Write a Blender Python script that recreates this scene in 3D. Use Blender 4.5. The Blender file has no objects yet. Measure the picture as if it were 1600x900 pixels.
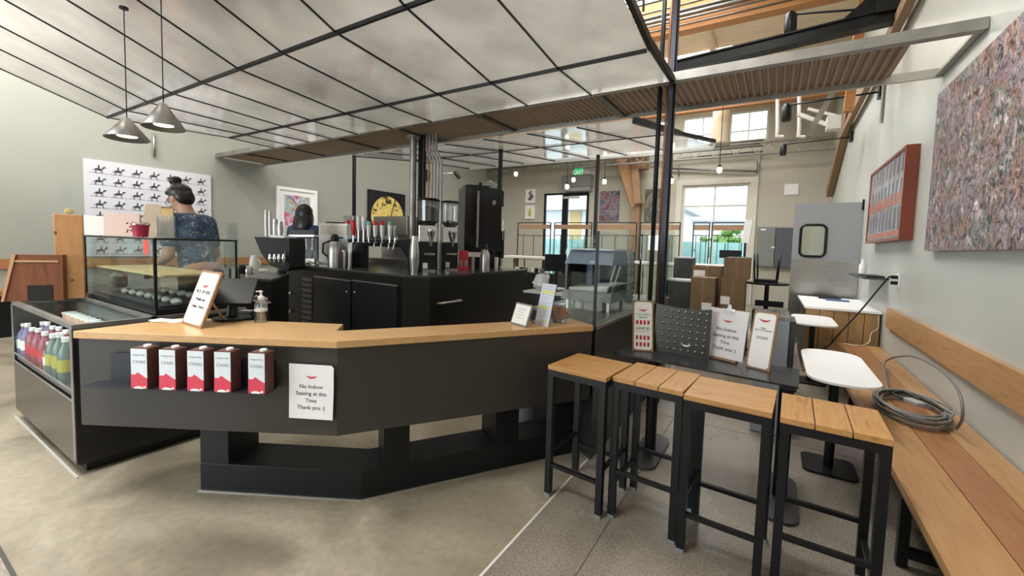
import bpy, bmesh, math, random
from mathutils import Vector, Matrix
random.seed(7)
PI = math.pi
S = bpy.context.scene
COL = S.collection
# ---------------------------------------------------------------- camera
H = 1.42                                    # eye height
F, CX, CY = 654.16, 821.52, 424.91          # focal length and principal point, 1600x900
YAW, PITCH, ROLL = -0.536086519, -0.0623899066, 0.0313225555
def _rows():
    f = Vector((math.sin(YAW)*math.cos(PITCH), math.cos(YAW)*math.cos(PITCH), math.sin(PITCH)))
    r = Vector((math.cos(YAW), -math.sin(YAW), 0)); u = r.cross(f)
    c, s = math.cos(ROLL), math.sin(ROLL)
    return c*r + s*u, -(-s*r + c*u), f
RX, RY, RF = _rows()
C0 = Vector((0, 0, H))
cam = bpy.data.cameras.new('camera'); co = bpy.data.objects.new('camera', cam); COL.objects.link(co)
m = Matrix((RX, -RY, -RF)).transposed().to_4x4(); m.translation = C0; co.matrix_world = m
cam.sensor_width = 36; cam.lens = F/1600*36; cam.shift_x = (800-CX)/1600; cam.shift_y = (CY-450)/1600
cam.clip_start = .02; cam.clip_end = 200
S.camera = co
# ---------------------------------------------------------------- light
S.view_settings.view_transform = 'Standard'; S.view_settings.look = 'None'
S.view_settings.exposure = -0.62; S.view_settings.gamma = 1; S.view_settings.use_curve_mapping = False
w = bpy.data.worlds.new('sky'); S.world = w; w.use_nodes = True
w.node_tree.nodes['Background'].inputs[0].default_value = (.86, .93, 1, 1)
w.node_tree.nodes['Background'].inputs[1].default_value = 6.0
def area(name, loc, sx, sy, power, rot=(0, 0, 0), col=(1, .98, .95)):
    l = bpy.data.lights.new(name, 'AREA'); l.shape = 'RECTANGLE'; l.size = sx; l.size_y = sy; l.energy = power; l.color = col
    o = bpy.data.objects.new(name, l); COL.objects.link(o); o.location = loc; o.rotation_euler = rot
    return o
SKYLIGHTS = [(-8.4, -.9, -5.2, 1.9), (-4.2, -1.9, -1.4, .3), (-7.2, 3.2, -4.8, 5.0), (-3.4, 5.6, -.6, 8.2), (-7.4, 7.6, -4.8, 9.6), (-3.0, 9.6, -1.0, 11.6), (-2.0, 2.6, -.2, 4.1)]
for i, (a, b, c, d) in enumerate(SKYLIGHTS):
    area('skylight_daylight', ((a+c)/2, (b+d)/2, 5.95), c-a, d-b, (120 if i == 0 else 26 if a < -5 else 135 if i == 1 else 95)*(c-a)*(d-b))
area('entrance_daylight', (-5.4, -4.4, 2.0), 5.0, 2.6, 230, (PI/2, 0, 0), (1, .97, .93))
# ---------------------------------------------------------------- pixel -> world
def ray(a, b): return RX*((a-CX)/F) + RY*((b-CY)/F) + RF
def Z(a, b, z): d = ray(a, b); return C0 + d*((z-H)/d.z)
def Y(a, b, y): d = ray(a, b); return C0 + d*(y/d.y)
def X(a, b, x): d = ray(a, b); return C0 + d*(x/d.x)
def D(a, b, t): return C0 + ray(a, b)*t
def W(a, b, p, n):
    d = ray(a, b); n = Vector((n[0], n[1], 0)); return C0 + d*((Vector((p[0], p[1], 0))-C0).dot(n)/d.dot(n))
# ---------------------------------------------------------------- materials
MATS = {}
def mat(name, col, rough=.5, metal=0, noise=0, nscale=8, col2=None, bump=0, emit=0, trans=0, ior=1.45, alpha=1, spec=.5, stretch=(1, 1, 1), detail=4, coat=0):
    if name in MATS: return MATS[name]
    m = bpy.data.materials.new(name); m.use_nodes = True; nt = m.node_tree; N = nt.nodes; L = nt.links
    p = N['Principled BSDF']; I = p.inputs
    I['Base Color'].default_value = (*col, 1); I['Roughness'].default_value = rough; I['Metallic'].default_value = metal
    I['Transmission Weight'].default_value = trans; I['IOR'].default_value = ior; I['Alpha'].default_value = alpha
    I['Specular IOR Level'].default_value = spec; I['Coat Weight'].default_value = coat
    if emit: I['Emission Color'].default_value = (*col, 1); I['Emission Strength'].default_value = emit
    if noise or col2 or bump:
        tc = N.new('ShaderNodeTexCoord'); mp = N.new('ShaderNodeMapping'); mp.inputs['Scale'].default_value = stretch
        nz = N.new('ShaderNodeTexNoise'); nz.inputs['Scale'].default_value = nscale; nz.inputs['Detail'].default_value = detail
        L.new(tc.outputs['Object'], mp.inputs[0]); L.new(mp.outputs[0], nz.inputs[0])
        if noise or col2:
            c2 = col2 or tuple(c*(1-noise) for c in col)
            r = N.new('ShaderNodeValToRGB'); r.color_ramp.elements[0].position = .3; r.color_ramp.elements[1].position = .7
            r.color_ramp.elements[0].color = (*c2, 1); r.color_ramp.elements[1].color = (*col, 1)
            L.new(nz.outputs[0], r.inputs[0]); L.new(r.outputs[0], I['Base Color'])
        if bump:
            b = N.new('ShaderNodeBump'); b.inputs['Strength'].default_value = bump; b.inputs['Distance'].default_value = .01
            L.new(nz.outputs[0], b.inputs['Height']); L.new(b.outputs[0], I['Normal'])
    MATS[name] = m; return m
def ramp_mat(name, cols, nscale, rough=.6, detail=8, dist=0, stretch=(1, 1, 1), bump=0, lac=2.0, lo=.3, hi=.7, spec=.5):
    m = bpy.data.materials.new(name); m.use_nodes = True; nt = m.node_tree; N = nt.nodes; L = nt.links; p = N['Principled BSDF']
    p.inputs['Roughness'].default_value = rough; p.inputs['Specular IOR Level'].default_value = spec
    tc = N.new('ShaderNodeTexCoord'); mp = N.new('ShaderNodeMapping'); mp.inputs['Scale'].default_value = stretch
    nz = N.new('ShaderNodeTexNoise'); nz.inputs['Scale'].default_value = nscale; nz.inputs['Detail'].default_value = detail; nz.inputs['Distortion'].default_value = dist
    r = N.new('ShaderNodeValToRGB'); e = r.color_ramp.elements
    for k, c in enumerate(cols):
        t = lo+(hi-lo)*k/(len(cols)-1)
        x = e[k] if k < 2 else e.new(t)
        x.position = t; x.color = (*c, 1)
    L.new(tc.outputs['Object'], mp.inputs[0]); L.new(mp.outputs[0], nz.inputs[0]); L.new(nz.outputs[0], r.inputs[0]); L.new(r.outputs[0], p.inputs['Base Color'])
    if bump:
        b = N.new('ShaderNodeBump'); b.inputs['Strength'].default_value = bump; b.inputs['Distance'].default_value = .02
        L.new(nz.outputs[0], b.inputs['Height']); L.new(b.outputs[0], p.inputs['Normal'])
    MATS[name] = m; return m
def wood(name, c1, c2, axis=0, rough=.4, scale=5, spec=.5):
    st = [9, 9, 9]; st[axis] = .8
    m = ramp_mat(name, [c2, c1, tuple((a+b)/2 for a, b in zip(c1, c2)), c1], scale, rough, 6, .6, st, .08, lo=.3, hi=.72, spec=spec)
    return m
def concrete(name, c1, c2, c3, sc, rough, speck=0, spec=.5):
    m = ramp_mat(name, [c3, c2, c1, c2], sc, rough, 9, .5, lo=.34, hi=.68, spec=spec); nt = m.node_tree; N = nt.nodes; L = nt.links
    p = N['Principled BSDF']; src = p.inputs['Base Color'].links[0].from_socket
    tc = [n for n in N if n.type == 'TEX_COORD'][0]
    n2 = N.new('ShaderNodeTexNoise'); n2.inputs['Scale'].default_value = 90 if speck else 26; n2.inputs['Detail'].default_value = 3
    r2 = N.new('ShaderNodeValToRGB'); r2.color_ramp.elements[0].position = .35; r2.color_ramp.elements[1].position = .62
    v = .62 if speck else .9
    r2.color_ramp.elements[0].color = (v, v, v, 1); r2.color_ramp.elements[1].color = (1.06, 1.04, 1.0, 1)
    mx = N.new('ShaderNodeMix'); mx.data_type = 'RGBA'; mx.blend_type = 'MULTIPLY'; mx.inputs[0].default_value = 1
    L.new(tc.outputs['Object'], n2.inputs[0]); L.new(n2.outputs[0], r2.inputs[0]); L.new(src, mx.inputs[6]); L.new(r2.outputs[0], mx.inputs[7]); L.new(mx.outputs[2], p.inputs['Base Color'])
    n3 = N.new('ShaderNodeTexNoise'); n3.inputs['Scale'].default_value = 2.2; n3.inputs['Detail'].default_value = 6
    mr = N.new('ShaderNodeMapRange'); mr.inputs[3].default_value = rough-.09; mr.inputs[4].default_value = rough+.13
    L.new(tc.outputs['Object'], n3.inputs[0]); L.new(n3.outputs[0], mr.inputs[0]); L.new(mr.outputs[0], p.inputs['Roughness'])
    return m
def glass(name, col=(.88, .95, .93), ior=1.25, gl=.08, rough=.02, flat=0):
    m = bpy.data.materials.new(name); m.use_nodes = True; nt = m.node_tree; N = nt.nodes; L = nt.links; N.clear()
    o = N.new('ShaderNodeOutputMaterial'); t = N.new('ShaderNodeBsdfTransparent'); t.inputs[0].default_value = (*col, 1)
    g = N.new('ShaderNodeBsdfGlossy'); g.inputs['Roughness'].default_value = rough; g.inputs[0].default_value = (.95, .98, 1, 1)
    f = N.new('ShaderNodeFresnel'); f.inputs[0].default_value = ior
    a = N.new('ShaderNodeMath'); a.operation = 'ADD'; a.inputs[1].default_value = gl-.04
    mx = N.new('ShaderNodeMixShader'); L.new(f.outputs[0], a.inputs[0]); L.new(t.outputs[0], mx.inputs[1])
    if flat: mx.inputs[0].default_value = gl
    else: L.new(a.outputs[0], mx.inputs[0])
    L.new(g.outputs[0], mx.inputs[2])
    L.new(mx.outputs[0], o.inputs[0]); MATS[name] = m; return m
def poly_mat():
    m = bpy.data.materials.new('translucent_panel'); m.use_nodes = True; nt = m.node_tree; N = nt.nodes; L = nt.links; N.clear()
    o = N.new('ShaderNodeOutputMaterial'); t = N.new('ShaderNodeBsdfTransparent'); t.inputs[0].default_value = (.90, .87, .81, 1)
    tr = N.new('ShaderNodeBsdfTranslucent'); tr.inputs[0].default_value = (.95, .93, .89, 1)
    df = N.new('ShaderNodeBsdfDiffuse'); df.inputs[0].default_value = (.55, .55, .53, 1)
    g = N.new('ShaderNodeBsdfGlossy'); g.inputs['Roughness'].default_value = .06
    f = N.new('ShaderNodeFresnel'); f.inputs[0].default_value = 1.5
    a = N.new('ShaderNodeMath'); a.operation = 'ADD'; a.inputs[1].default_value = .13
    tc = N.new('ShaderNodeTexCoord'); nz = N.new('ShaderNodeTexNoise'); nz.inputs['Scale'].default_value = 1.6; nz.inputs['Detail'].default_value = 5
    mr = N.new('ShaderNodeMapRange'); mr.inputs[1].default_value = .3; mr.inputs[2].default_value = .7; mr.inputs[3].default_value = .30; mr.inputs[4].default_value = .58
    m1 = N.new('ShaderNodeMixShader'); m1.inputs[0].default_value = .25; m2 = N.new('ShaderNodeMixShader'); m3 = N.new('ShaderNodeMixShader')
    L.new(tc.outputs['Object'], nz.inputs[0]); L.new(nz.outputs[0], mr.inputs[0])
    L.new(tr.outputs[0], m1.inputs[1]); L.new(df.outputs[0], m1.inputs[2])
    L.new(mr.outputs[0], m2.inputs[0]); L.new(m1.outputs[0], m2.inputs[1]); L.new(t.outputs[0], m2.inputs[2])
    L.new(f.outputs[0], a.inputs[0]); L.new(a.outputs[0], m3.inputs[0]); L.new(m2.outputs[0], m3.inputs[1]); L.new(g.outputs[0], m3.inputs[2])
    L.new(m3.outputs[0], o.inputs[0]); MATS['poly'] = m; return m
POLY = poly_mat()
def art_mat(name):
    """impasto canvas: broad rust, violet, green and grey zones broken up by small strokes"""
    m = bpy.data.materials.new(name); m.use_nodes = True; nt = m.node_tree; N = nt.nodes; L = nt.links; p = N['Principled BSDF']; p.inputs['Roughness'].default_value = .42
    tc = N.new('ShaderNodeTexCoord'); out = []
    for sc, cols, dist in ((2.6, [(.20, .10, .09), (.30, .27, .24), (.17, .15, .20), (.24, .15, .12), (.13, .16, .15), (.34, .31, .33)], 1.5), (24, [(.05, .05, .06), (.42, .38, .37), (.8, .75, .72), (1.5, 1.42, 1.38), (1.0, .7, .6), (2.6, 2.5, 2.6)], 1.2)):
        nz = N.new('ShaderNodeTexNoise'); nz.inputs['Scale'].default_value = sc; nz.inputs['Detail'].default_value = 6; nz.inputs['Distortion'].default_value = dist; r = N.new('ShaderNodeValToRGB'); e = r.color_ramp.elements
        for k, c in enumerate(cols):
            t = .33+.34*k/(len(cols)-1); x = e[k] if k < 2 else e.new(t); x.position = t; x.color = (*c, 1)
        mp = N.new('ShaderNodeMapping'); mp.inputs['Scale'].default_value = (1, 1, .85 if sc > 10 else 1); mp.inputs['Rotation'].default_value = (.8, 0, 0)
        L.new(tc.outputs['Object'], mp.inputs[0]); L.new(mp.outputs[0], nz.inputs[0]); L.new(nz.outputs[0], r.inputs[0]); out.append((r, nz))
    mx = N.new('ShaderNodeMix'); mx.data_type = 'RGBA'; mx.blend_type = 'MULTIPLY'; mx.inputs[0].default_value = 1
    L.new(out[0][0].outputs[0], mx.inputs[6]); L.new(out[1][0].outputs[0], mx.inputs[7]); L.new(mx.outputs[2], p.inputs['Base Color'])
    b = N.new('ShaderNodeBump'); b.inputs['Strength'].default_value = .7; b.inputs['Distance'].default_value = .015; L.new(out[1][1].outputs[0], b.inputs['Height']); L.new(b.outputs[0], p.inputs['Normal'])
    MATS[name] = m; return m
GL = glass('clear_glass', (.93, .97, .96), gl=.07, flat=1); GLG = glass('green_tinted_glass', (.91, .955, .945), gl=.09, flat=1); GLW = glass('window_glass', (.95, .97, .97), gl=.03)
PLAST = glass('clear_plastic', (.90, .91, .92), gl=.20, rough=.15)
BLK = mat('black_metal', (.008, .009, .011), .38, noise=.2, spec=.35); BLK2 = mat('black_satin', (.014, .0135, .013), .33, noise=.2, nscale=3, spec=.4)
DKF = mat('charcoal_laminate', (.048, .043, .037), .34, noise=.10, nscale=3, spec=.4); CHAR = mat('dark_bronze_panel', (.075, .070, .068), .26, metal=.5, noise=.12, nscale=2)
STEEL = mat('brushed_steel', (.55, .54, .52), .28, 1, noise=.25, nscale=6, stretch=(1, 1, 14)); CHROME = mat('chrome', (.8, .8, .8), .1, 1)
GALV = mat('galvanised_steel', (.40, .39, .37), .42, .85, noise=.35, nscale=5); ALU = mat('aluminium_trim', (.62, .60, .57), .35, .9)
WHITE = mat('white_plastic', (.82, .82, .81), .35); PAPER = mat('white_paper', (.80, .78, .81), .7); PAPERW = mat('bright_paper', (.84, .84, .82), .7)
WALLM = mat('sage_wall_paint', (.30, .305, .265), .55, noise=.06, nscale=1.2, bump=.03)
WALLR = mat('pale_wall_paint', (.50, .515, .475), .36, noise=.10, nscale=1.5, bump=.05, stretch=(1, 1, .3))
CREAM = wood('cream_roof_deck', (.80, .70, .52), (.62, .52, .37), 0, .7, 1.6); ORANGE = wood('orange_glulam', (.45, .20, .06), (.32, .13, .035), 0, .5, 2)
TIMB = wood('brown_timber', (.30, .185, .10), (.20, .115, .06), 2, .6, 3)
OAK = wood('oak_worktop', (.56, .345, .155), (.45, .26, .105), 0, .28, 3)
SEATW = wood('golden_seat_wood', (.49, .265, .092), (.35, .165, .050), 1, .42, 4); SEATX = wood('golden_seat_wood_across', (.58, .34, .13), (.44, .23, .075), 0, .42, 4)
BEN1 = wood('bench_wood', (.41, .230, .095), (.29, .148, .052), 1, .38, 2.4); BEN2 = wood('bench_wood_red', (.33, .155, .065), (.23, .095, .038), 1, .38, 2.4)
RAILW = wood('rail_wood', (.45, .255, .11), (.34, .175, .07), 1, .45, 2.4); PINE = wood('knotty_pine', (.44, .225, .09), (.34, .155, .055), 2, .5, 2)
WALN = wood('dark_red_wood', (.17, .055, .02), (.08, .025, .01), 2, .35, 3); FRW = wood('frame_wood', (.32, .18, .09), (.24, .125, .06), 2, .5, 4)
CARD = mat('cardboard', (.20, .125, .066), .8, noise=.15); TAPE = mat('packing_tape', (.22, .13, .07), .4)
RED = mat('red_plastic', (.55, .02, .03), .4); INK = mat('black_ink', (.02, .02, .02), .8); REDINK = mat('red_ink', (.55, .05, .07), .8); GREYINK = mat('grey_ink', (.28, .28, .28), .8)
# ---------------------------------------------------------------- mesh helpers
class MB:
    def __init__(s, M=None): s.bm = bmesh.new(); s.M = M or Matrix.Identity(4); s.smooth = False
    def v(s, p): return s.bm.verts.new(s.M @ Vector(p))
    def box(s, a, b, R=None):
        x0, x1 = sorted((a[0], b[0])); y0, y1 = sorted((a[1], b[1])); z0, z1 = sorted((a[2], b[2]))
        P = [(x, y, z) for z in (z0, z1) for x, y in ((x0, y0), (x1, y0), (x1, y1), (x0, y1))]
        if R: c = Vector(((x0+x1)/2, (y0+y1)/2, (z0+z1)/2)); P = [c + R @ (Vector(p)-c) for p in P]
        q = [s.v(p) for p in P]
        for f in ((3, 2, 1, 0), (4, 5, 6, 7), (0, 1, 5, 4), (1, 2, 6, 5), (2, 3, 7, 6), (3, 0, 4, 7)): s.bm.faces.new([q[i] for i in f])
        return s
    def cbox(s, c, d, R=None): return s.box([c[i]-d[i]/2 for i in range(3)], [c[i]+d[i]/2 for i in range(3)], R)
    def prism(s, pts, z0, z1, axis=2):
        """outline pts (2D) extruded along an axis"""
        def P(p, t): return {2: (p[0], p[1], t), 0: (t, p[0], p[1]), 1: (p[0], t, p[1])}[axis]
        lo = [s.v(P(p, z0)) for p in pts]; hi = [s.v(P(p, z1)) for p in pts]; n = len(pts)
        s.bm.faces.new(lo[::-1]); s.bm.faces.new(hi)
        for i in range(n): s.bm.faces.new([lo[i], lo[(i+1) % n], hi[(i+1) % n], hi[i]])
        return s
    def hull(s, lo, hi):
        """two matching 3D polygons joined"""
        a = [s.v(p) for p in lo]; b = [s.v(p) for p in hi]; n = len(a)
        s.bm.faces.new(a[::-1]); s.bm.faces.new(b)
        for i in range(n): s.bm.faces.new([a[i], a[(i+1) % n], b[(i+1) % n], b[i]])
        return s
    def slab(s, pts, t, n=None):
        P = [Vector(p) for p in pts]; n = Vector(n) if n else (P[1]-P[0]).cross(P[2]-P[0]).normalized()
        return s.hull(P, [p + n*t for p in P])
    def bar(s, a, b, w, h=None, up=(0, 0, 1)):
        a, b = Vector(a), Vector(b); h = h or w; d = (b-a).normalized(); u = Vector(up)
        if abs(d.dot(u)) > .98: u = Vector((1, 0, 0)) if abs(d.x) < .9 else Vector((0, 1, 0))
        r = d.cross(u).normalized(); u = r.cross(d)
        q = [r*i*w/2 + u*j*h/2 for i, j in ((-1, -1), (1, -1), (1, 1), (-1, 1))]
        return s.hull([a+x for x in q], [b+x for x in q])
    def cyl(s, a, b, r, r2=None, n=12): return s.tube([a, b], [r, r if r2 is None else r2], n)
    def tube(s, pts, r, n=8, closed=False):
        P = [Vector(p) for p in pts]; k = len(P); R = r if isinstance(r, (list, tuple)) else [r]*k; rings = []; u = None
        for i in range(k):
            if closed: d = (P[(i+1) % k]-P[i-1]).normalized()
            else: d = (P[min(i+1, k-1)]-P[max(i-1, 0)]).normalized()
            if u is None: u = d.orthogonal().normalized()
            else: u = (u - d*u.dot(d)).normalized()
            v = d.cross(u); rings.append([s.v(P[i] + (u*math.cos(2*PI*j/n) + v*math.sin(2*PI*j/n))*R[i]) for j in range(n)])
        for i in range(k if closed else k-1):
            A, B = rings[i], rings[(i+1) % k]
            for j in range(n): s.bm.faces.new([A[j], A[(j+1) % n], B[(j+1) % n], B[j]])
        if not closed: s.bm.faces.new(rings[0][::-1]); s.bm.faces.new(rings[-1])
        s.smooth = True; return s
    def lathe(s, c, prof, n=20):
        """prof: list of (r, z); ends with r=0 are capped flat"""
        c = Vector(c); rings = []
        for r, z in prof: rings.append([s.v(c + Vector((math.cos(2*PI*j/n)*max(r, 1e-4), math.sin(2*PI*j/n)*max(r, 1e-4), z))) for j in range(n)])
        for A, B in zip(rings, rings[1:]):
            for j in range(n): s.bm.faces.new([A[j], A[(j+1) % n], B[(j+1) % n], B[j]])
        s.bm.faces.new(rings[0][::-1]); s.bm.faces.new(rings[-1]); s.smooth = True; return s
    def ell(s, c, r, R=None, n=16, k=10):
        c = Vector(c); rows = []
        def T(p): return s.v(c + (R @ Vector(p) if R else Vector(p)))
        top, bot = T((0, 0, r[2])), T((0, 0, -r[2]))
        for i in range(1, k):
            a = PI*i/k; rows.append([T((r[0]*math.sin(a)*math.cos(2*PI*j/n), r[1]*math.sin(a)*math.sin(2*PI*j/n), r[2]*math.cos(a))) for j in range(n)])
        for j in range(n):
            s.bm.faces.new([top, rows[0][j], rows[0][(j+1) % n]]); s.bm.faces.new([bot, rows[-1][(j+1) % n], rows[-1][j]])
            for A, B in zip(rows, rows[1:]): s.bm.faces.new([A[j], B[j], B[(j+1) % n], A[(j+1) % n]])
        s.smooth = True; return s
    def jig(s, amt, seed=1):
        rnd = random.Random(seed)
        for v in s.bm.verts: v.co += Vector((rnd.uniform(-1, 1), rnd.uniform(-1, 1), rnd.uniform(-1, 1)))*amt
        return s
    def build(s, name, m, parent=None, bevel=0, seg=2):
        bmesh.ops.recalc_face_normals(s.bm, faces=s.bm.faces)
        if s.smooth and not bevel:
            for f in s.bm.faces: f.smooth = len(f.verts) <= 4
            for e in s.bm.edges:
                if len(e.link_faces) == 2 and e.calc_face_angle(0) > .7: e.smooth = False
        me = bpy.data.meshes.new(name); s.bm.to_mesh(me); s.bm.free(); me.materials.append(m)
        o = bpy.data.objects.new(name, me); COL.objects.link(o)
        if parent: adopt(o, parent)
        if bevel:
            b = o.modifiers.new('bevel', 'BEVEL'); b.width = bevel; b.segments = seg; b.limit_method = 'ANGLE'
        return o
ORG = {}
def adopt(o, parent):
    o.parent = parent
    if parent.name in ORG: o.matrix_parent_inverse = ORG[parent.name].inverted()
def tag(o, label, cat, group=None):
    o['label'] = label; o['category'] = cat
    if group: o['group'] = group
    return o
def thing(name, label, cat, loc=(0, 0, 0), group=None):
    o = bpy.data.objects.new(name, None); COL.objects.link(o); o.location = loc; o.empty_display_size = .1
    ORG[o.name] = Matrix.Translation(Vector(loc)); return tag(o, label, cat, group)
def dup(root, loc, rz=0, label=None, sc=None):
    """copy a prototype (built at the origin) with its parts and sub-parts"""
    r = root.copy(); COL.objects.link(r); r.location = loc; r.rotation_euler = (0, 0, rz)
    if sc: r.scale = sc
    if label: r['label'] = label
    for ch in list(root.children):
        c = ch.copy(); COL.objects.link(c); c.parent = r
        for g in list(ch.children): d = g.copy(); COL.objects.link(d); d.parent = c
    return r
ORD = ['first', 'second', 'third', 'fourth', 'fifth', 'sixth', 'seventh', 'eighth', 'ninth', 'tenth', 'eleventh']
def struct(o): o['kind'] = 'structure'; return o
def frame(p, yaw=0, tilt=0, roll=0):
    return Matrix.Translation(Vector(p)) @ Matrix.Rotation(yaw, 4, 'Z') @ Matrix.Rotation(tilt, 4, 'X') @ Matrix.Rotation(roll, 4, 'Y')
def text(s, size, M, m, parent, name='lettering', ext=.0004, align='CENTER', sx=1):
    """letters standing in the local x-z plane of M, facing -y"""
    c = bpy.data.curves.new('t', 'FONT'); c.body = s; c.size = size; c.extrude = ext; c.align_x = align; c.resolution_u = 2; c.space_line = .95
    t = bpy.data.objects.new('t', c); COL.objects.link(t)
    bpy.context.view_layer.update()
    me = bpy.data.meshes.new_from_object(t.evaluated_get(bpy.context.evaluated_depsgraph_get()))
    bpy.data.objects.remove(t); bpy.data.curves.remove(c)
    me.transform(M @ Matrix.Rotation(PI/2, 4, 'X') @ Matrix.Diagonal((sx, 1, 1, 1))); me.materials.clear(); me.materials.append(m)
    o = bpy.data.objects.new(name, me); COL.objects.link(o)
    if parent: adopt(o, parent)
    return o
def smile(M, wd, parent, m=None, z=0, name='logo'):
    """red leaf-like smile mark"""
    b = MB(M); n = 12; top = []; bot = []
    for i in range(n+1):
        t = -1+2*i/n; top.append((t*wd/2, z - (1-t*t)*wd*.10)); bot.append((t*wd/2, z - (1-t*t)*wd*.27))
    b.prism(top + bot[::-1][1:-1], -.0006, .0002, 1); return b.build(name, m or REDINK, parent)
def rrect(w, h, r, n=4):
    out = []
    for cx, cy, a0 in ((w/2-r, h/2-r, 0), (-w/2+r, h/2-r, 90), (-w/2+r, -h/2+r, 180), (w/2-r, -h/2+r, 270)):
        for i in range(n+1): a = math.radians(a0+90*i/n); out.append((cx+r*math.cos(a), cy+r*math.sin(a)))
    return out
# ================================================================ ROOM SHELL
XL, XR, YF, YB, ZC = -9.05, 1.07, 13.0, -3.6, 5.6
FL1 = concrete('ground_concrete', (.30, .268, .205), (.225, .198, .148), (.145, .126, .094), 1.3, .30)
FL2 = concrete('aggregate_concrete', (.30, .268, .225), (.245, .218, .182), (.19, .168, .14), 1.1, .27, 1)
b = MB(); b.box((XL, .36, -.1), (-1.012, YF+.2, 0)); struct(b.build('floor', FL1))
b = MB(); b.box((-1.0, YB, -.1), (XR, YF+.2, 0)); b.box((XL, YB, -.1), (-1.012, .345, 0)); struct(b.build('floor', FL2))
b = MB(); b.box((-1.012, .35, -.1), (-1.0, YF, .0015)); struct(b.build('trim_1', mat('pale_floor_strip', (.60, .58, .53), .35)))
b = MB(); b.box((XL, .345, -.1), (-1.0, .36, -.004)); struct(b.build('trim_2', mat('dark_joint', (.06, .055, .05), .7)))
b = MB()
for y in (1.35, 3.66, 5.6, 7.6): b.box((-1.0, y, 0), (XR, y+.006, .0008))
b.box((-.665, YB, 0), (-.66, 3.66, .0008)); struct(b.build('trim_3', mat('saw_cut', (.07, .062, .055), .7)))
def wall_with_holes(name, m, axis, c0, c1, u0, u1, z0, z1, holes):
    """axis 1: wall spans x at y=c0..c1; axis 0: wall spans y at x=c0..c1; holes (u0,u1,z0,z1)"""
    us = sorted({u0, u1, *[h[0] for h in holes], *[h[1] for h in holes]}); zs = sorted({z0, z1, *[h[2] for h in holes], *[h[3] for h in holes]}); b = MB()
    for i in range(len(us)-1):
        for j in range(len(zs)-1):
            mu, mz = (us[i]+us[i+1])/2, (zs[j]+zs[j+1])/2
            if any(h[0] < mu < h[1] and h[2] < mz < h[3] for h in holes): continue
            if axis == 1: b.box((us[i], c0, zs[j]), (us[i+1], c1, zs[j+1]))
            elif axis == 0: b.box((c0, us[i], zs[j]), (c1, us[i+1], zs[j+1]))
            else: b.box((us[i], zs[j], c0), (us[i+1], zs[j+1], c1))
    bmesh.ops.remove_doubles(b.bm, verts=b.bm.verts, dist=1e-5)
    return struct(b.build(name, m))
FARW = mat('beige_far_wall', (.46, .44, .36), .6, noise=.06, nscale=1)
DR = (-7.08, -5.38, 0, 3.26); WN = (-2.46, -.70, 1.0, 3.32)
CLER = [(-6.6, -4.9, 4.5, 5.3), (-4.4, -2.9, 4.5, 5.3), (-2.55, -1.45, 4.45, 5.28), (-1.30, -.36, 4.45, 5.28)]
wall_with_holes('wall_far', FARW, 1, YF, YF+.22, XL-.2, XR+.2, 0, ZC+.3, [DR, WN]+CLER)
wall_with_holes('wall_left', WALLM, 0, XL-.2, XL, YB-.2, YF, 0, ZC+.3, [])
wall_with_holes('wall_right', WALLR, 0, XR, XR+.2, YB-.2, YF, 0, ZC+.3, [])
wall_with_holes('wall_back', WALLM, 1, YB-.2, YB, XL-.2, XR+.2, 0, ZC+.3, [(-8.2, -2.6, .15, 3.3)])
wall_with_holes('ceiling', CREAM, 2, ZC, ZC+.12, XL-.2, XR+.2, YB-.2, YF+.2, [(a, c, bb, d) for a, bb, c, d in SKYLIGHTS])
# joists under the deck, glulams, steel
b = MB(); x = XL+.4
while x < XR:
    b.box((x-.045, YB, ZC-.16), (x+.045, YF, ZC)); x += 1.22
o = b.build('ceiling_joists', CREAM); struct(o)
for y in (1.6, 6.7, 10.6):
    b = MB(); b.box((XL, y-.09, 4.66), (XR, y+.09, 5.16)); struct(b.build('timber_beam', ORANGE))
    b = MB(); b.box((XL, y-.11, 4.86), (XR, y-.091, 4.90)); b.tube([(XL, y-.13, 4.80), (XR, y-.13, 4.80)], .018); struct(b.build('beam_conduit', GALV))
b = MB()
pa, pc = Y(1056, 106, 6.0), Y(1402, 24, 6.0)
b.bar(pa, pc, .10, .11); b.bar(pa+Vector((0, 0, .065)), pc+Vector((0, 0, .065)), .15, .018); b.bar(pa-Vector((0, 0, .065)), pc-Vector((0, 0, .065)), .15, .018)
b.cbox(pc+Vector((-.08, 0, .28)), (.22, .2, .5)); b.bar(pc+Vector((-.4, 0, 0)), pc+Vector((0, 0, .35)), .03, .2); struct(b.build('steel_beam', BLK))
# timber legs of the trusses against the right wall and far wall
b = MB(); b.bar(X(1296, 302, 1.0), X(1330, 165, 1.0), .12, .2); struct(b.build('timber_post', TIMB))
b = MB(); b.bar(X(1316, 212, .98), X(1432, -25, .98), .08, .13); struct(b.build('timber_brace', TIMB))
b = MB(); b.bar(Y(1325, 175, 6.6), Y(1352, -20, 6.6), .10, .10); struct(b.build('timber_strut', ORANGE))
b = MB(); b.bar(Y(1262, 212, 7.3), Y(1330, 95, 7.3), .05, .07); struct(b.build('white_strut', GALV))
b = MB(); a0 = Y(993, 345, 12.7); b.box((a0.x-.13, 12.6, 0), (a0.x+.13, 12.86, Y(993, 312, 12.7).z)); struct(b.build('timber_column', TIMB))
b = MB(); b.bar(Y(997, 322, 12.7), Y(968, 232, 12.7), .26, .34); struct(b.build('timber_column_brace', wood('light_timber', (.46, .26, .13), (.34, .18, .08), 2, .6, 3)))
b = MB(); b.bar(Y(997, 318, 12.5), Y(991, 236, 12.5), .16, .2); b.cbox(Y(1003, 252, 12.6), (.34, .3, .5)); struct(b.build('timber_knee', TIMB))
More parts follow.
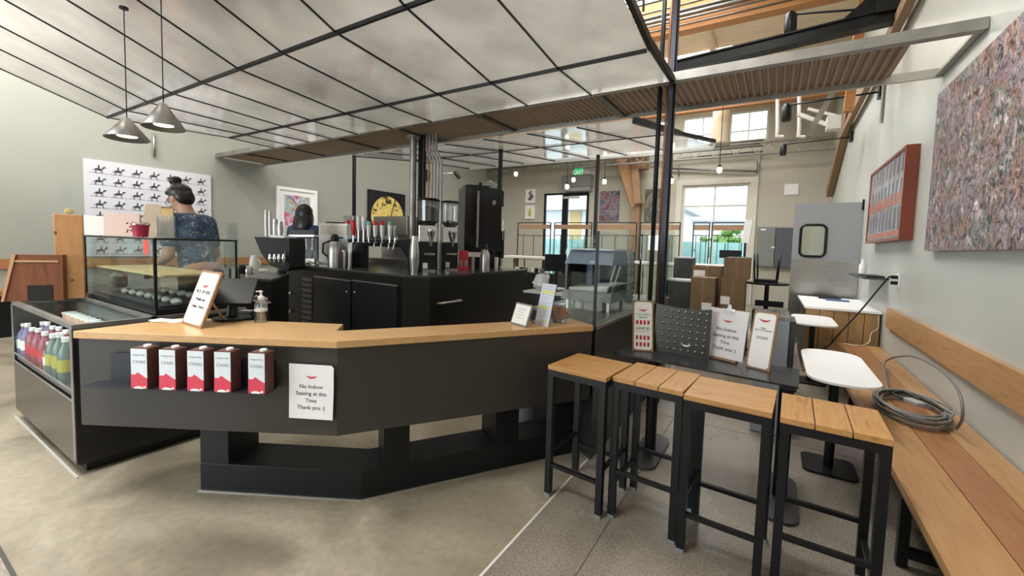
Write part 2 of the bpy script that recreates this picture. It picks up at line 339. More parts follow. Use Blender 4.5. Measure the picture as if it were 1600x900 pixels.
# conduits and pipes under the roof, between canopy and far wall
b = MB()
for z, y in ((4.05, 12.8), (4.2, 12.8), (4.3, 12.6), (4.0, 11.9), (3.9, 11.2)):
    b.tube([(XL+.3, y, z), (-.45, y, z+.05)], .022, 6)
struct(b.build('ceiling_pipes', GALV))
b = MB()
for y in (12.3,):
    b.box((XL, y-.04, 4.20), (XR, y+.04, 4.25)); b.box((XL, y-.04, 3.92), (XR, y+.04, 3.96)); x = XL
    while x < XR-.4: b.bar((x, y, 3.95), (x+.25, y, 4.22), .025); b.bar((x+.25, y, 4.22), (x+.5, y, 3.95), .025); x += .5
struct(b.build('bar_joists', mat('grey_paint_steel', (.26, .25, .22), .5)))
b = MB(); b.tube([Y(1040, 263, 12.9), Y(1184, 268, 12.9)], .03, 8); b.bar(Y(1183, 252, 12.9), Y(1183, 272, 12.9), .03); b.bar(Y(1061, 258, 12.9), Y(1061, 276, 12.9), .03); struct(b.build('curtain_rail', GALV))
b = MB()
for i in range(9):
    y = 4.6+.22*i; z = 4.45+(.18 if i % 2 else 0)+.02*i
    b.tube([(-3.2, y, z), (XR if i > 3 else -.5, y, z)], .012 if i % 3 else .022, 6)
for x in (-1.55, -2.4): b.tube([(x, 5.2, 4.3), (x, 5.2, ZC)], .018, 6)
struct(b.build('overhead_conduits', mat('dark_conduit', (.12, .10, .08), .45, .4)))
# pipes with bends by the right wall
for px in (1216, 1250):
    b = MB(); p0 = Y(px-1, 150, 8.4); p1 = Y(px-1, 200, 8.4); p2 = Y(px+8, 214, 8.4)
    b.tube([p0, p1, (p1+p2)/2+Vector((-.05, 0, -.06)), p2], .03, 10); struct(b.build('white_pipe', mat('white_paint', (.62, .61, .56), .5)))
b = MB(); b.bar(Y(1246, 178, 8.2), Y(1300, 198, 8.2), .06); b.bar(Y(1262, 170, 8.2), Y(1310, 182, 8.2), .04); b.cbox(Y(1302, 193, 8.2), (.18, .2, .2)); struct(b.build('duct_bracket', MATS['white_paint']))
b = MB(); pp = Y(1125, 226, 11.2); b.lathe((pp.x, 11.2, pp.z), [(.24, 0), (.25, .04), (.2, .05), (.2, 2.2)], 20); struct(b.build('duct_pipe', mat('cream_duct', (.62, .54, .40), .5)))
# windows and doors in the far wall
def window(name, u0, u1, z0, z1, y=YF, fw=.06, vs=(), hs=(), m=None, pane=True):
    m = m or WHITE; b = MB(); y0, y1 = y+.04, y+.12
    b.box((u0, y0, z0), (u0+fw, y1, z1)); b.box((u1-fw, y0, z0), (u1, y1, z1)); b.box((u0+fw, y0, z0), (u1-fw, y1, z0+fw)); b.box((u0+fw, y0, z1-fw), (u1-fw, y1, z1))
    for v in vs: b.box((v-fw*.3, y0+.01, z0+fw), (v+fw*.3, y1-.01, z1-fw))
    for h in hs: b.box((u0+fw, y0+.012, h-fw*.3), (u1-fw, y1-.012, h+fw*.3))
    o = struct(b.build(name, m))
    if pane:
        g = MB(); g.box((u0+fw, y0+.035, z0+fw), (u1-fw, y0+.041, z1-fw)); g.build('pane', GLW, o)
    return o
window('window_1', *WN, fw=.07, vs=(-1.58,), hs=(2.72,), m=mat('cream_frame', (.60, .58, .50), .5))
b = MB(); b.box((WN[0]-.16, YF-.03, WN[2]-.1), (WN[0], YF, WN[3]+.16)); b.box((WN[1], YF-.03, WN[2]-.1), (WN[1]+.16, YF, WN[3]+.16)); b.box((WN[0], YF-.03, WN[3]), (WN[1], YF, WN[3]+.16)); struct(b.build('trim_4', MATS['cream_frame']))
window('window_2', DR[0], DR[0]+.76, 0, 3.26, fw=.06, m=BLK)
for i, (a, c, z0, z1) in enumerate(CLER): window('window_%d' % (i+3), a, c, z0, z1, fw=.05, vs=((a+c)/2,), hs=(z0+.3,), m=MATS['cream_frame'])
d = window('door_1', DR[0]+.80, DR[1], 0, 3.26, fw=.11, m=BLK)
b = MB(); b.tube([(DR[0]+.95, YF-.03, .95), (DR[0]+.95, YF-.03, 1.35)], .014); b.build('door_handle', ALU, d)
b = MB(); b.box((DR[0]+.8, YF-.1, 3.05), (DR[1]-.3, YF-.02, 3.12)); b.build('door_closer', ALU, d)
b = MB(); b.box((DR[0]+.76, YF+.02, 0), (DR[0]+.80, YF+.14, 3.26)); struct(b.build('trim_5', BLK))
window('window_7', -8.2, -2.6, .15, 3.3, y=YB-.16, fw=.08, vs=(-6.4, -4.4), hs=(2.5,), m=BLK)
# outside the far windows
b = MB(); b.box((-22, YF+.3, -.3), (12, 40, -.1)); struct(b.build('ground_outside', mat('asphalt', (.3, .3, .3), .8)))
b = MB(); x = -14
while x < 6: b.box((x, 16.0, -.1), (x+.46, 16.05, 1.75)); x += .5
b.box((-14, 16.06, .3), (6, 16.1, .4)); b.box((-14, 16.06, 1.4), (6, 16.1, 1.5)); tag(b.build('fence', mat('teal_fence_paint', (.42, .72, .70), .6, noise=.3, nscale=1.2)), 'teal boarded fence standing outside the far windows', 'fence')
t = thing('house', 'pale house with tan shutter seen outside through far door', 'building', (-12, 20, -.1))
wmt = mat('pale_siding', (.80, .82, .84), .7)
b = MB(); b.box((-17, 20, -.1), (-4.0, 24, 3.4)); b.build('wall', wmt, t)
b = MB(); b.prism([(19.3, 3.3), (22, 5.0), (24.6, 3.3)], -17.4, -3.6, 0); b.build('roof', mat('grey_roof', (.45, .46, .48), .7), t)
b = MB(); q = Y(899, 350, 19.98); b.box((q.x-.32, 19.93, q.z-1.1), (q.x+.32, 20.0, q.z+.75)); b.build('shutter', mat('tan_shutter', (.62, .46, .22), .6), t)
t = thing('house', 'pale house with low gabled roof seen through far right window', 'building', (-1, 26, -.1))
b = MB(); b.box((-5.5, 26, -.1), (4.5, 31, 3.3)); b.build('wall', wmt, t)
b = MB(); b.prism([(-6.2, 3.2), (-1.6, 4.4), (5.0, 3.0)], 25.5, 31.5, 1); b.build('roof', mat('pale_roof', (.62, .65, .68), .7), t)
t = thing('tree', 'green tree seen through lower right of far window', 'tree', (-1.6, 19, -.1))
b = MB(); b.cyl((-1.6, 19, -.1), (-1.6, 19, 1.2), .08, .05); b.build('trunk', TIMB, t)
b = MB(); rnd = random.Random(3)
for i in range(60):
    c = Vector((-1.6+rnd.gauss(0, .45), 19+rnd.gauss(0, .35), 1.55+rnd.gauss(0, .32))); b.ell(c, (.2, .2, .14), n=6, k=4)
b.jig(.05); b.build('foliage', mat('leaf_green', (.18, .34, .07), .7, noise=.5), t)

# ================================================================ CANOPY
fold1 = [-.875, -1.575, -2.19, -2.92, -3.64, -4.36, -5.09, -5.79, -6.45, -7.15, -7.83]
fold2 = [-.877, -1.58, -2.24, -2.87, -3.58, -4.25, -4.89, -5.48, -6.0, -6.45, -6.86]
trayx = [-.875, -1.587, -2.287, -2.949, -3.62, -4.30, -4.98, -5.55, -6.08, -6.58, -7.02]
top0 = [-.875, -1.575, -2.2, -2.92, -3.66, -4.40, -5.14, -5.88, -6.60, -7.32, -8.05]
P0 = [Vector((x, .25, 3.64)) for x in top0]; P1 = [Vector((x, 2.03, 2.965)) for x in fold1]; P2 = [Vector((x, 3.07, 2.84)) for x in fold2]; P3 = [Vector((x, 3.785, 2.86)) for x in trayx]
can = thing('canopy', 'folded translucent panel canopy hung over the service counter', 'canopy', (-4, 2, 2.8))
for A, B in ((P0, P1), (P1, P2), (P2, P3)):
    for i in range(10):
        q = [A[i], B[i], B[i+1], A[i+1]]; b = MB(); b.slab([p + Vector((0, 0, .012)) for p in q], .006, (0, 0, 1)); b.build('panel', POLY, can)
b = MB()
for A, B in ((P0, P1), (P1, P2), (P2, P3)):
    for i in range(1, 11): b.bar(A[i], B[i], .009, .014)
for A, w_ in ((P1, .020), (P2, .014)): b.bar(A[0], A[-1], w_, .03)
b.bar(P0[0], P0[-1], .03); b.build('glazing_bars', BLK, can)
b = MB()
for A, B in ((P0, P1), (P1, P2), (P2, P3)): b.bar(A[0]+Vector((.03, 0, .03)), B[0]+Vector((.03, 0, .02)), .035, .055)
b.build('end_beam', BLK, can)
# rear canopy
rx = [-1.2, -1.9, -2.6, -3.3, -4.0, -4.7, -5.4, -6.1]
Q0 = [Vector((x-.25, 4.72, 2.865)) for x in rx]; Q1 = [Vector((x, 5.9, 2.98)) for x in rx]; Q2 = [Vector((x+.25, 7.3, 3.06)) for x in rx]
c2 = thing('canopy', 'rear translucent canopy beyond the overhead tray', 'canopy', (-4, 6, 2.8))
for A, B in ((Q0, Q1), (Q1, Q2)):
    for i in range(7):
        q = [A[i], B[i], B[i+1], A[i+1]]; b = MB(); b.slab([p + Vector((0, 0, .012)) for p in q], .006, (0, 0, 1)); b.build('panel', POLY, c2)
b = MB()
for A, B in ((Q0, Q1), (Q1, Q2)):
    for i in range(1, 8): b.bar(A[i], B[i], .012, .016)
b.bar(Q1[0], Q1[-1], .014); b.build('glazing_bars', BLK, c2)
b = MB(); b.bar(Q0[0], Q1[0], .05, .07); q = Q1[0]+Vector((.35, .75, .03)); b.bar(Q1[0], q, .04, .05); b.bar(q, Q1[0]+Vector((-.5, .55, .25)), .03); b.build('end_beam', BLK, c2)
b = MB(); b.bar(Q2[0], Q2[-1], .03, .05); b.bar(q, Q2[0], .03, .04); b.build('edge_trim', ALU, c2)
# overhead tray across the room
tr = thing('overhead_tray', 'long galvanised steel tray spanning the room between both walls', 'overhead tray', (-4, 4.2, 2.88))
b = MB(); b.box((XL+.01, 3.80, 2.875), (XR-.005, 3.83, 2.948)); b.box((XL+.01, 3.83, 2.875), (XR-.005, 3.87, 2.88)); b.build('front_channel', GALV, tr)
PERF = mat('perforated_steel', (.50, .49, .46), .35, .9)
b = MB(); b.box((XL+.01, 4.64, 2.875), (XR-.005, 4.67, 2.946)); b.build('rear_channel', PERF, tr)
b = MB()
for i in range(70):
    x = -2.0+i*.027
    if x < -.1:
        for k in range(3): b.cbox((x+(.0135 if k % 2 else 0), 4.638, 2.888+.021*k), (.013, .004, .010))
b.build('perforations', mat('dark_holes', (.10, .095, .09), .6), tr)
for x in (-8.2, -7.0, -5.6, -4.35, -3.0, -1.56, -.2 , 1.05):
    if x in (-.2,): continue
    b = MB(); b.box((x-.03, 3.83, 2.885), (x+.03, 4.64, 2.908)); b.build('cross_bar', GALV if x > 0 else mat('dark_galvanised', (.13, .12, .11), .45, .7), tr)
b = MB(); x = XL+.02; z = 2.912; pts = []
k = 0
while x < .72: pts.append((x, z+(.022 if k % 2 else 0))); pts.append((x+.018, z+(.022 if k % 2 else 0))); x += .03; k += 1
b.prism(pts + [(p[0], p[1]+.004) for p in pts[::-1]], 3.82, 4.66, 1); b.build('corrugated_deck', mat('brown_corrugated', (.36, .27, .19), .55, .2), tr)
# pillar and posts
pl = Y(1046, 240, 3.87)
b = MB(); b.box((-.897, 3.895, 0), (-.862, 3.945, ZC)); b.box((-.908, 3.93, 0), (-.850, 3.955, ZC)); o = b.build('pillar', mat('blued_steel', (.045, .045, .06), .35, .7)); struct(o)
for i, (dx, m_, r) in enumerate(((-.13, BLK, .02), (-.075, mat('copper_pipe', (.32, .15, .09), .35, .8), .012), (-.05, MATS['copper_pipe'], .009), (-.165, BLK, .012))):
    b = MB(); b.cyl((-.88+dx, 4.05+.03*i, 0), (-.88+dx, 4.05+.03*i, ZC), r, n=8); struct(b.build('riser_pipe', m_))
for px, yy in ((553.5, 5.3), (782, 5.7), (934, 6.6)):
    p = Y(px, 260, yy); b = MB(); b.box((p.x-.025, yy-.025, 0), (p.x+.025, yy+.025, 4.8 if yy < 6 else 2.95)); struct(b.build('canopy_post', BLK))
# service pipes dropping to the island
for i, (px, r, m_) in enumerate(((645, .045, GALV), (656, .028, BLK), (662, .028, BLK), (669, .012, MATS['copper_pipe']), (674, .016, GALV), (679, .016, GALV), (684, .016, GALV), (689, .016, GALV))):
    yy = 4.25 if i == 0 else 4.35
    p = Y(px, 300, yy); b = MB()
    if i < 4: b.cyl((p.x, yy, 1.07), (p.x, yy, 2.95), r, n=14)
    else: b.tube([(p.x, yy, 1.07), (p.x, yy, 2.52), (p.x-.10, yy, 2.70), (p.x-.10, yy, 2.95)], r, 8)
    struct(b.build('service_pipe', m_))
b = MB(); b.lathe((Y(645, 300, 4.25).x, 4.25, 2.86), [(.10, 0), (.10, .02)], 16); struct(b.build('pipe_flange', GALV))
# wall benches, rail
RY0, RY1 = .3, X(1385, 495, 1.04).y
for y0, y1, l in ((4.31, RY1, 'far length of the wooden back rail above the wall bench'), (RY0, 4.30, 'near length of the wooden back rail above the wall bench')):
    b = MB(); b.box((XR-.035, y0, .69), (XR-.002, y1, .89)); tag(b.build('wall_rail', RAILW, bevel=.003), l, 'wall rail', 'wooden back rail boards')
b = MB(); b.box((XL+.002, -2.0, .88), (XL+.04, 5.2, 1.02)); tag(b.build('wall_rail', BEN2, bevel=.003), 'brown wooden rail along the far left wall', 'wall rail')
t = thing('wall_bench', 'brown plank bench along the far left wall', 'bench', (XL+.3, 0, 0))
b = MB(); b.box((XL+.01, -2, .56), (XL+.5, 1.6, .62)); b.build('seat', BEN2, t); b = MB(); b.box((XL+.05, -2, 0), (XL+.4, 1.6, .555)); b.build('base', BLK, t)
# ================================================================ SERVICE COUNTER
A_, B_, C_ = Vector((-3.02, .63, 0)), Vector((-1.84, 1.286, 0)), Vector((-.985, 2.54, 0))
e1 = (B_-A_).normalized(); n1 = Vector((e1.y, -e1.x, 0)); e2 = (C_-B_).normalized(); n2 = Vector((e2.y, -e2.x, 0))
ANG1 = math.atan2(e1.y, e1.x)
ctr = thing('service_counter', 'angled dark counter with a pale wood top and open black base', 'counter', (-2, 1.5, 0))
b = MB(); b.prism([A_.xy, B_.xy, C_.xy, (-1.21, 2.68), (-2.03, 1.46), (-2.06, 1.44), (-2.19, 1.575), (-3.06, 1.11)], .882, .92); b.build('worktop', OAK, ctr, bevel=.003)
i_ = .012; A1 = A_-n1*i_+e1*.015; B1 = B_+(-n1-n2)*i_*.6; C1 = C_-n2*i_
b = MB(); b.prism([A1.xy, B1.xy, C1.xy, (C1-n2*.2).xy, (B1+(-n1-n2)*.11).xy, (A1-n1*.2).xy], .43, .881); b.build('apron', DKF, ctr, bevel=.002)
G1, G2 = Vector((-2.679, 1.03, 0)), Vector((-1.873, 1.458, 0)); g1 = (G2-G1).normalized(); G3 = Vector((-1.13, 2.60, 0)); g2 = (G3-G2).normalized()
m1 = Vector((g1.y, -g1.x, 0)); m2 = Vector((g2.y, -g2.x, 0)); mm = (m1+m2).normalized()/math.cos(math.acos(m1.dot(m2))/2)
b = MB(); b.prism([G1.xy, G2.xy, G3.xy, (G3-m2*.26).xy, (G2-mm*.26).xy, (G1-m1*.26).xy], 0.004, .16); b.build('plinth', BLK, ctr, bevel=.003)
for (o_, d_, n_, s0, s1) in ((G1, g1, m1, 0, .16), (G2, g2, m2, .12, .26), (G2, g2, m2, .79, .95), (G2, g2, m2, 1.22, 1.34)):
    P = [o_+d_*s0-n_*.004, o_+d_*s1-n_*.004, o_+d_*s1-n_*.25, o_+d_*s0-n_*.25]
    b = MB(); b.prism([p.xy for p in P], .16, .43); b.build('post', BLK, ctr)
b = MB(); b.prism([(G1+m1*.008-g1*.008).xy, (G2+mm*.008).xy, (G3+m2*.008).xy, G3.xy, G2.xy, G1.xy], 0, .006); struct(b.build('trim_6', ALU))
# carton shelf on the apron
M1 = lambda p: frame(p, ANG1)
s0 = W(157, 592, A_+n1*.0, n1); s1 = W(432, 606, A_, n1); s0.z = s1.z = .668
b = MB(); b.hull([s0+n1*.001, s1+n1*.001, s1+n1*.095, s0+n1*.095], [p+Vector((0, 0, .004)) for p in (s0+n1*.001, s1+n1*.001, s1+n1*.095, s0+n1*.095)])
b.hull([s0+e1*.06+n1*.001, s1+n1*.001, s1+n1*.004, s0+e1*.06+n1*.004], [p+Vector((0, 0, .15)) for p in (s0+e1*.06+n1*.001, s1+n1*.001, s1+n1*.004, s0+e1*.06+n1*.004)])
b.build('carton_shelf', mat('blue_grey_steel', (.022, .024, .030), .45, .3), ctr)
CF = mat('carton_white', (.66, .72, .78), .35); CS = mat('carton_brown', (.13, .055, .05), .45)
def make_carton():
    t = thing('chai_carton', 'chai carton', 'carton', group='chai cartons on the counter shelf')
    b = MB(); b.box((0, .0008, 0), (.066, .06, .195)); b.box((.006, .008, .195), (.06, .052, .199)); b.build('body', CS, t)
    b = MB(); b.box((.0005, 0, .055), (.0655, .0008, .1945)); b.prism([(0, .052), (.066, .052), (.066, .06), (.05, .072), (.036, .062), (.022, .078), (.01, .064), (0, .068)][::-1], -.0002, .0006, 1); b.build('front_label', CF, t)
    b = MB(); b.prism([(.0, .0), (.066, .0), (.066, .052), (.055, .058), (.04, .070), (.028, .080), (.016, .068), (0, .07)], -.001, .0006, 1); b.build('red_print', mat('carton_red', (.62, .05, .09), .4), t)
    b = MB(); b.prism([(x*.018+.03, z*.010) for x, z in ((-1, 0), (-.9, .8), (-.3, 1.2), (.4, 1.1), (1, .7), (1.1, 0))], -.0016, -.0009, 1); b.prism([(x*.006+.055, z*.008+.008) for x, z in ((-1, 0), (0, 1), (1, 0), (0, -.8))], -.0016, -.0009, 1); b.build('white_marks', PAPERW, t)
    b = MB(); b.lathe((.042, .03, .197), [(.013, 0), (.013, .010), (.011, .012)], 12); b.build('cap', WHITE, t)
    text('CHAI', .022, Matrix.Translation((.033, -.0003, .125)), GREYINK, t)
    text('Oregon Chai', .0095, Matrix.Translation((.033, -.0003, .163)), GREYINK, t, 'small_lettering')
    return t
ca = make_carton()
names = ['leftmost red and white chai carton, beside the empty end of the shelf', 'red and white chai carton, second from the left on the counter shelf', 'red and white chai carton in the middle of the five', 'red and white chai carton, fourth from left and last of the close row', 'red and white chai carton standing apart at the right shelf end']
for i, px in enumerate(((205, 596), (249, 598), (293, 599.5), (335, 601), (388, 604))):
    p = W(*px, A_+n1*.090, n1); p.z = .6725
    r = ca if i == 0 else dup(ca, p, ANG1, names[i], (1.22, 1.2, 1.0))
    if i == 0: keep = p
ca.location = keep; ca.scale = (1.22, 1.2, 1.0); ca.rotation_euler = (0, 0, ANG1); ca['label'] = names[0]; ca.children
# paper notices
def notice(p_bl, p_br, p_tl, parent_label, lines=('No Indoor', 'Seating at this', 'Time', 'Thank you :)'), M=None, w_=None, h_=None, name='paper_notice'):
    pass
def writing(M, w_, h_, t):
    smile(M @ Matrix.Translation((0, -.0008, h_*.80)), w_*.26, t)
    text('· · ·', w_*.05, M @ Matrix.Translation((0, -.0008, h_*.815)), REDINK, t, 'small_lettering')
    for k, s in enumerate(('No Indoor', 'Seating at this', 'Time', 'Thank you :)')):
        text(s, w_*.125, M @ Matrix.Translation((0, -.0008, h_*(.565-.128*k))), INK, t)
q = [W(*p, A_+n1*.001-n1*0, n1) for p in ((452, 652), (520, 657), (521, 571), (451, 568))]
wd = (q[1]-q[0]).length; hd = .5*((q[3]-q[0]).length+(q[2]-q[1]).length)
t = thing('paper_notice', 'white paper notice taped to the dark counter front', 'paper notice', q[0])
M = frame((q[0]+q[1])/2+n1*.002, ANG1, 0, 0); M = M @ Matrix.Rotation(.02, 4, 'Y')
b = MB(M); b.prism([(-wd/2, 0), (wd/2, 0), (wd/2+.002, hd*.5), (wd/2, hd-.012), (wd/2-.012, hd), (-wd/2-.004, hd), (-wd/2-.001, hd*.45)], -.0008, .0004, 1); b.build('sheet', PAPER, t)
writing(M @ Matrix.Translation((0, -.0006, 0)), wd, hd, t)
# ================================================================ CHILLED CASE AND GLASS CASE
xr, xl, yf = -3.40, -4.87, .705
cs = thing('chilled_display_case', 'dark chilled display case with glass front at the counter end', 'display case', (xr, yf, 0))
b = MB(); b.box((xl, yf, .07), (xr, 1.62, .44)); b.box((xl, 1.08, .44), (xr, 1.62, .872)); b.box((xr-.03, yf, .44), (xr, 1.08, .865)); b.box((xl, yf, .44), (xl+.03, 1.08, .865)); b.build('body', CHAR, cs, bevel=.003)
b = MB(); b.box((xl+.04, yf+.05, 0.004), (xr-.04, 1.58, .07)); b.build('kick_plate', BLK, cs)
b = MB(); b.box((xr-.002, yf+.01, .07), (xr+.012, 1.70, .86)); b.build('side_panel', BLK2, cs)
b = MB()
for y in (yf, 1.06): b.box((xl, y, .865), (xr, y+.03, .89))
for x in (xl, xr-.03): b.box((x, yf+.03, .865), (x+.03, 1.62, .89))
b.box((xl, yf-.004, .44), (xl+.035, yf, .87)); b.box((xr-.03, yf-.004, .1), (xr+.012, yf, .87)); b.box((xl+.035, yf-.004, .50), (xr-.03, yf, .512)); b.box((xl+.035, yf-.004, .44), (xr-.03, yf, .45)); b.build('metal_trim', GALV, cs)
b = MB(); b.box((xl+.035, yf+.004, .512), (xr-.03, yf+.01, .865)); b.build('front_glass', GL, cs)
b = MB(); b.box((xl+.03, yf+.03, .872), (xr-.03, 1.06, .878)); b.build('top_glass', GL, cs)
b = MB(); b.box((xl+.03, 1.03, .46), (xr-.03, 1.078, .86)); b.box((xl+.03, yf+.012, .455), (xr-.03, 1.03, .475)); b.build('inner_lining', mat('grey_lining', (.12, .12, .12), .4, .3), cs)
b = MB(); b.prism([(xl-.03, yf-.006), (xr+.02, yf-.006), (xr+.02, yf+.002), (xl-.03, yf+.002)], 0, .008); struct(b.build('trim_7', mat('pale_edge', (.42, .42, .40), .4)))
def bottle(M, h, r, m, cap, t, liquid=None):
    b = MB(M); b.lathe((0, 0, 0), [(r*.92, 0), (r, .01), (r, h*.6), (r*.85, h*.7), (r*.4, h*.84), (r*.38, h*.93)], 14); b.build('bottle_body', m, t)
    b = MB(M); b.lathe((0, 0, h*.9), [(r*.45, 0), (r*.45, h*.1)], 12); b.build('cap', cap, t)
BOT = mat('bottle_clear', (.22, .30, .29), .1, trans=.4); LBL = mat('yellow_label', (.50, .42, .08), .5)
def make_bottle(m, cap, lab):
    t = thing('drink_bottle', 'bottle', 'bottle'); bottle(Matrix.Identity(4), .20, .032, m, cap, t)
    b = MB(); b.lathe((0, 0, .05), [(.0325, 0), (.0325, .055)], 14); b.build('label', lab, t); return t
pro = [make_bottle(BOT, WHITE, LBL), make_bottle(mat('rose_drink', (.30, .07, .11), .25), WHITE, mat('red_label', (.60, .04, .06), .5)), make_bottle(mat('cream_drink', (.36, .25, .20), .3), WHITE, PAPERW), make_bottle(mat('lilac_drink', (.22, .18, .32), .3), WHITE, PAPERW)]
plan = [(-3.78, 0, .21), (-3.90, 0, .22), (-4.05, 0, .20), (-4.25, 1, .19), (-4.42, 1, .19), (-4.58, 1, .18), (-4.72, 3, .19), (-4.85, 3, .18)]
glbl = {0: 'clear water bottle at the right end of the chilled case', 1: 'pink and red bottled drink inside the chilled case', 3: 'lilac bottled drink at the far left of the chilled case'}
used = set()
for row in range(2):
    for i_b, (x, k, h) in enumerate(plan):
        p = (x+.02*row, .755+.095*row, .476); lab = ORD[len(plan)-1-i_b]+' bottle from the left in the '+('front' if row == 0 else 'back')+' row of the chilled case, '+{0: 'clear', 1: 'pink red', 3: 'lilac'}[k]
        if k not in used: used.add(k); pro[k].location = p; r = pro[k]
        else: r = dup(pro[k], p)
        r['label'] = lab; r['group'] = {0: 'water bottles in the chilled case', 1: 'pink drinks in the chilled case', 3: 'lilac drinks in the chilled case'}[k]
        r.scale = (1.45, 1.2, h/.2*1.35)
pro[2].location = (-4.15, .755, .476); pro[2]['label'] = 'cream bottled drink between the clear and pink bottles in the chilled case'
area('case_strip_light', (-4.2, .78, .858), 1.4, .04, 3, (0, 0, 0), (1, .96, .92))
# boxed salads on a rack at the back of the chilled case
rk = thing('wire_rack', 'low steel rack inside the chilled case behind the bottles', 'rack', (-4, .975, .476)); b = MB(); b.box((-4.8, .93, .700), (-3.5, 1.025, .708)); b.box((-4.8, 1.0, .476), (-4.78, 1.02, .700)); b.box((-3.52, 1.0, .476), (-3.5, 1.02, .700)); b.build('shelf', ALU, rk)
pr = None
for i in range(11):
    x = -4.75+i*.11; p = (x, .978, .709)
    if not pr:
        pr = thing('food_tub', 'first peach food tub from the left on the chilled case rack', 'food tub', (0, 0, 0), 'peach food tubs in the chilled case')
        b = MB(); b.lathe((0, 0, 0), [(.034, 0), (.042, .07)], 14); b.build('tub', mat('peach_food', (.62, .40, .30), .4), pr); b = MB(); b.lathe((0, 0, .07), [(.044, 0), (.044, .008), (.036, .010)], 14); b.build('lid', WHITE, pr); pr.location = p
    else: dup(pr, p, 0, ORD[i]+' peach food tub from the left on the chilled case rack')
# upper glass case
gx0, gx1, gy0, gy1, gz0, gz1 = -4.85, -3.46, 1.10, 1.58, .892, 1.395
gc = thing('glass_pastry_case', 'black edged glass pastry case standing on the chilled case', 'display case', (gx1, gy0, gz0))
b = MB(); b.box((gx0, gy0, gz0), (gx1, gy1, gz0+.03)); b.build('base', BLK, gc)
b = MB(); b.box((gx0, gy0-.006, gz1-.012), (gx1+.01, gy0+.010, gz1)); b.box((gx1-.006, gy0+.010, gz1-.012), (gx1+.010, gy1, gz1)); b.box((gx0, gy1, gz1-.012), (gx1, gy1+.01, gz1))
b.box((gx1-.012, gy0-.004, gz0+.03), (gx1+.004, gy0+.012, gz1)); b.box((gx0-.005, gy0-.004, gz0+.03), (gx0+.005, gy0+.006, gz1)); b.box((gx1-.004, gy1-.006, gz0+.03), (gx1+.004, gy1+.006, gz1)); b.build('frame', BLK, gc)
for nm, a, c in (('front_glass', (gx0+.01, gy0, gz0+.03), (gx1-.014, gy0+.005, gz1-.012)), ('side_glass', (gx1-.004, gy0+.014, gz0+.03), (gx1+.001, gy1-.008, gz1-.012)), ('left_glass', (gx0, gy0+.01, gz0+.03), (gx0+.005, gy1, gz1-.012)), ('top_glass', (gx0, gy0+.012, gz1-.008), (gx1-.008, gy1, gz1-.002))):
    b = MB(); b.box(a, c); b.build(nm, GLG if nm != 'top_glass' else GL, gc)
b = MB(); b.box((gx0+.02, gy0+.03, 1.125), (gx1-.03, gy1-.04, 1.135)); b.build('shelf', GLG, gc)
sp = Y(228, 386, gy0-.002); b = MB(); b.prism([(sp.x+.045*math.cos(a*PI/8), sp.z+.055*math.sin(a*PI/8)) for a in range(16)], gy0-.002, gy0-.0005, 1); b.build('red_sticker', mat('sticker_red', (.75, .06, .04), .5), gc)
t = thing('serving_board', 'pale wooden serving board on the glass case shelf', 'serving board', (-4, 1.35, 1.136)); b = MB(); b.box((gx0+.05, gy0+.05, 1.136), (gx1-.06, gy1-.07, 1.146)); b.build('board', mat('pale_board', (.70, .55, .30), .6, noise=.2), t)
CRO = mat('baked_crust', (.48, .26, .09), .6, noise=.4, nscale=20)
pr = None
for i in range(14):
    x = -4.5+(i % 7)*.155; y = 1.25+.2*(i//7)
    if not pr:
        pr = tag(MB().ell((0, 0, .022), (.055, .03, .024), n=10, k=6).build('pastry', mat('cream_pastry', (.60, .56, .50), .6, noise=.3, nscale=20)), 'first pale pastry from the left, front row in the glass case', 'pastry', 'pale pastries along the bottom of the glass case'); pr.location = (x, y, .935)
    else: r = pr.copy(); COL.objects.link(r); r.location = (x, y, .935); r['label'] = ORD[i % 7]+' pale pastry from the left, '+('front' if i < 7 else 'back')+' row in the glass case'
t = tag(MB()  .box((-4.80, 1.15, .923), (-3.55, 1.5, .934)).build('pastry_tray', mat('tray_dark', (.05, .05, .05), .4)), 'dark tray holding pastries inside the glass case', 'tray')
p = Y(185, 425, 1.35); t = tag(MB().lathe((p.x, 1.35, .9345), [(.05, 0), (.06, .03), (.06, .10), (.025, .14), (.03, .17)], 16).build('ceramic_jar', mat('taupe_ceramic', (.30, .25, .20), .5)), 'taupe ceramic jar low in the left of the glass case', 'jar')
t = thing('snack_bag', 'red snack bag lying under the board in the glass case', 'snack bag', (-3.9, 1.5, .935)); b = MB(); b.box((-4.02, 1.56, .935), (-3.82, 1.60, 1.08)); b.jig(.006); b.build('bag', RED, t); b = MB(); b.box((-3.98, 1.557, .97), (-3.86, 1.5595, 1.01)); b.build('label', PAPERW, t)
# things on top of the glass case (glass top at 1.397)
def onto(px, py, z=1.3975, base=None): return Z(px, py, z)
zt = 1.3975
def TT(px, yy): p = Y(px, 370, yy); return (p.x, yy, zt)
def cup(t, r, h, m, lid=None, c=(0, 0, 0)):
    b = MB(); b.lathe(c, [(r*.84, 0), (r, h), (r+.003, h+.003)], 18); b.build('cup', m, t)
    if lid: b = MB(); b.lathe((c[0], c[1], c[2]+h), [(r+.004, -.004), (r+.004, .008), (r*.9, .014), (r*.88, .018)], 18); b.build('lid', lid, t)
p = TT(158, 1.16); t = thing('menu_cards', 'white fan of menu cards at left end of glass case top', 'card stack', p); b = MB(frame(p, 1.15)); b.box((-.09, -.03, 0), (.035, 0, .155)); b.box((-.04, .004, 0), (.05, .03, .15)); b.build('cards', PAPERW, t); b = MB(frame(p, 1.15)); b.box((.038, -.034, 0), (.075, .034, .14)); b.build('holder', BLK, t)
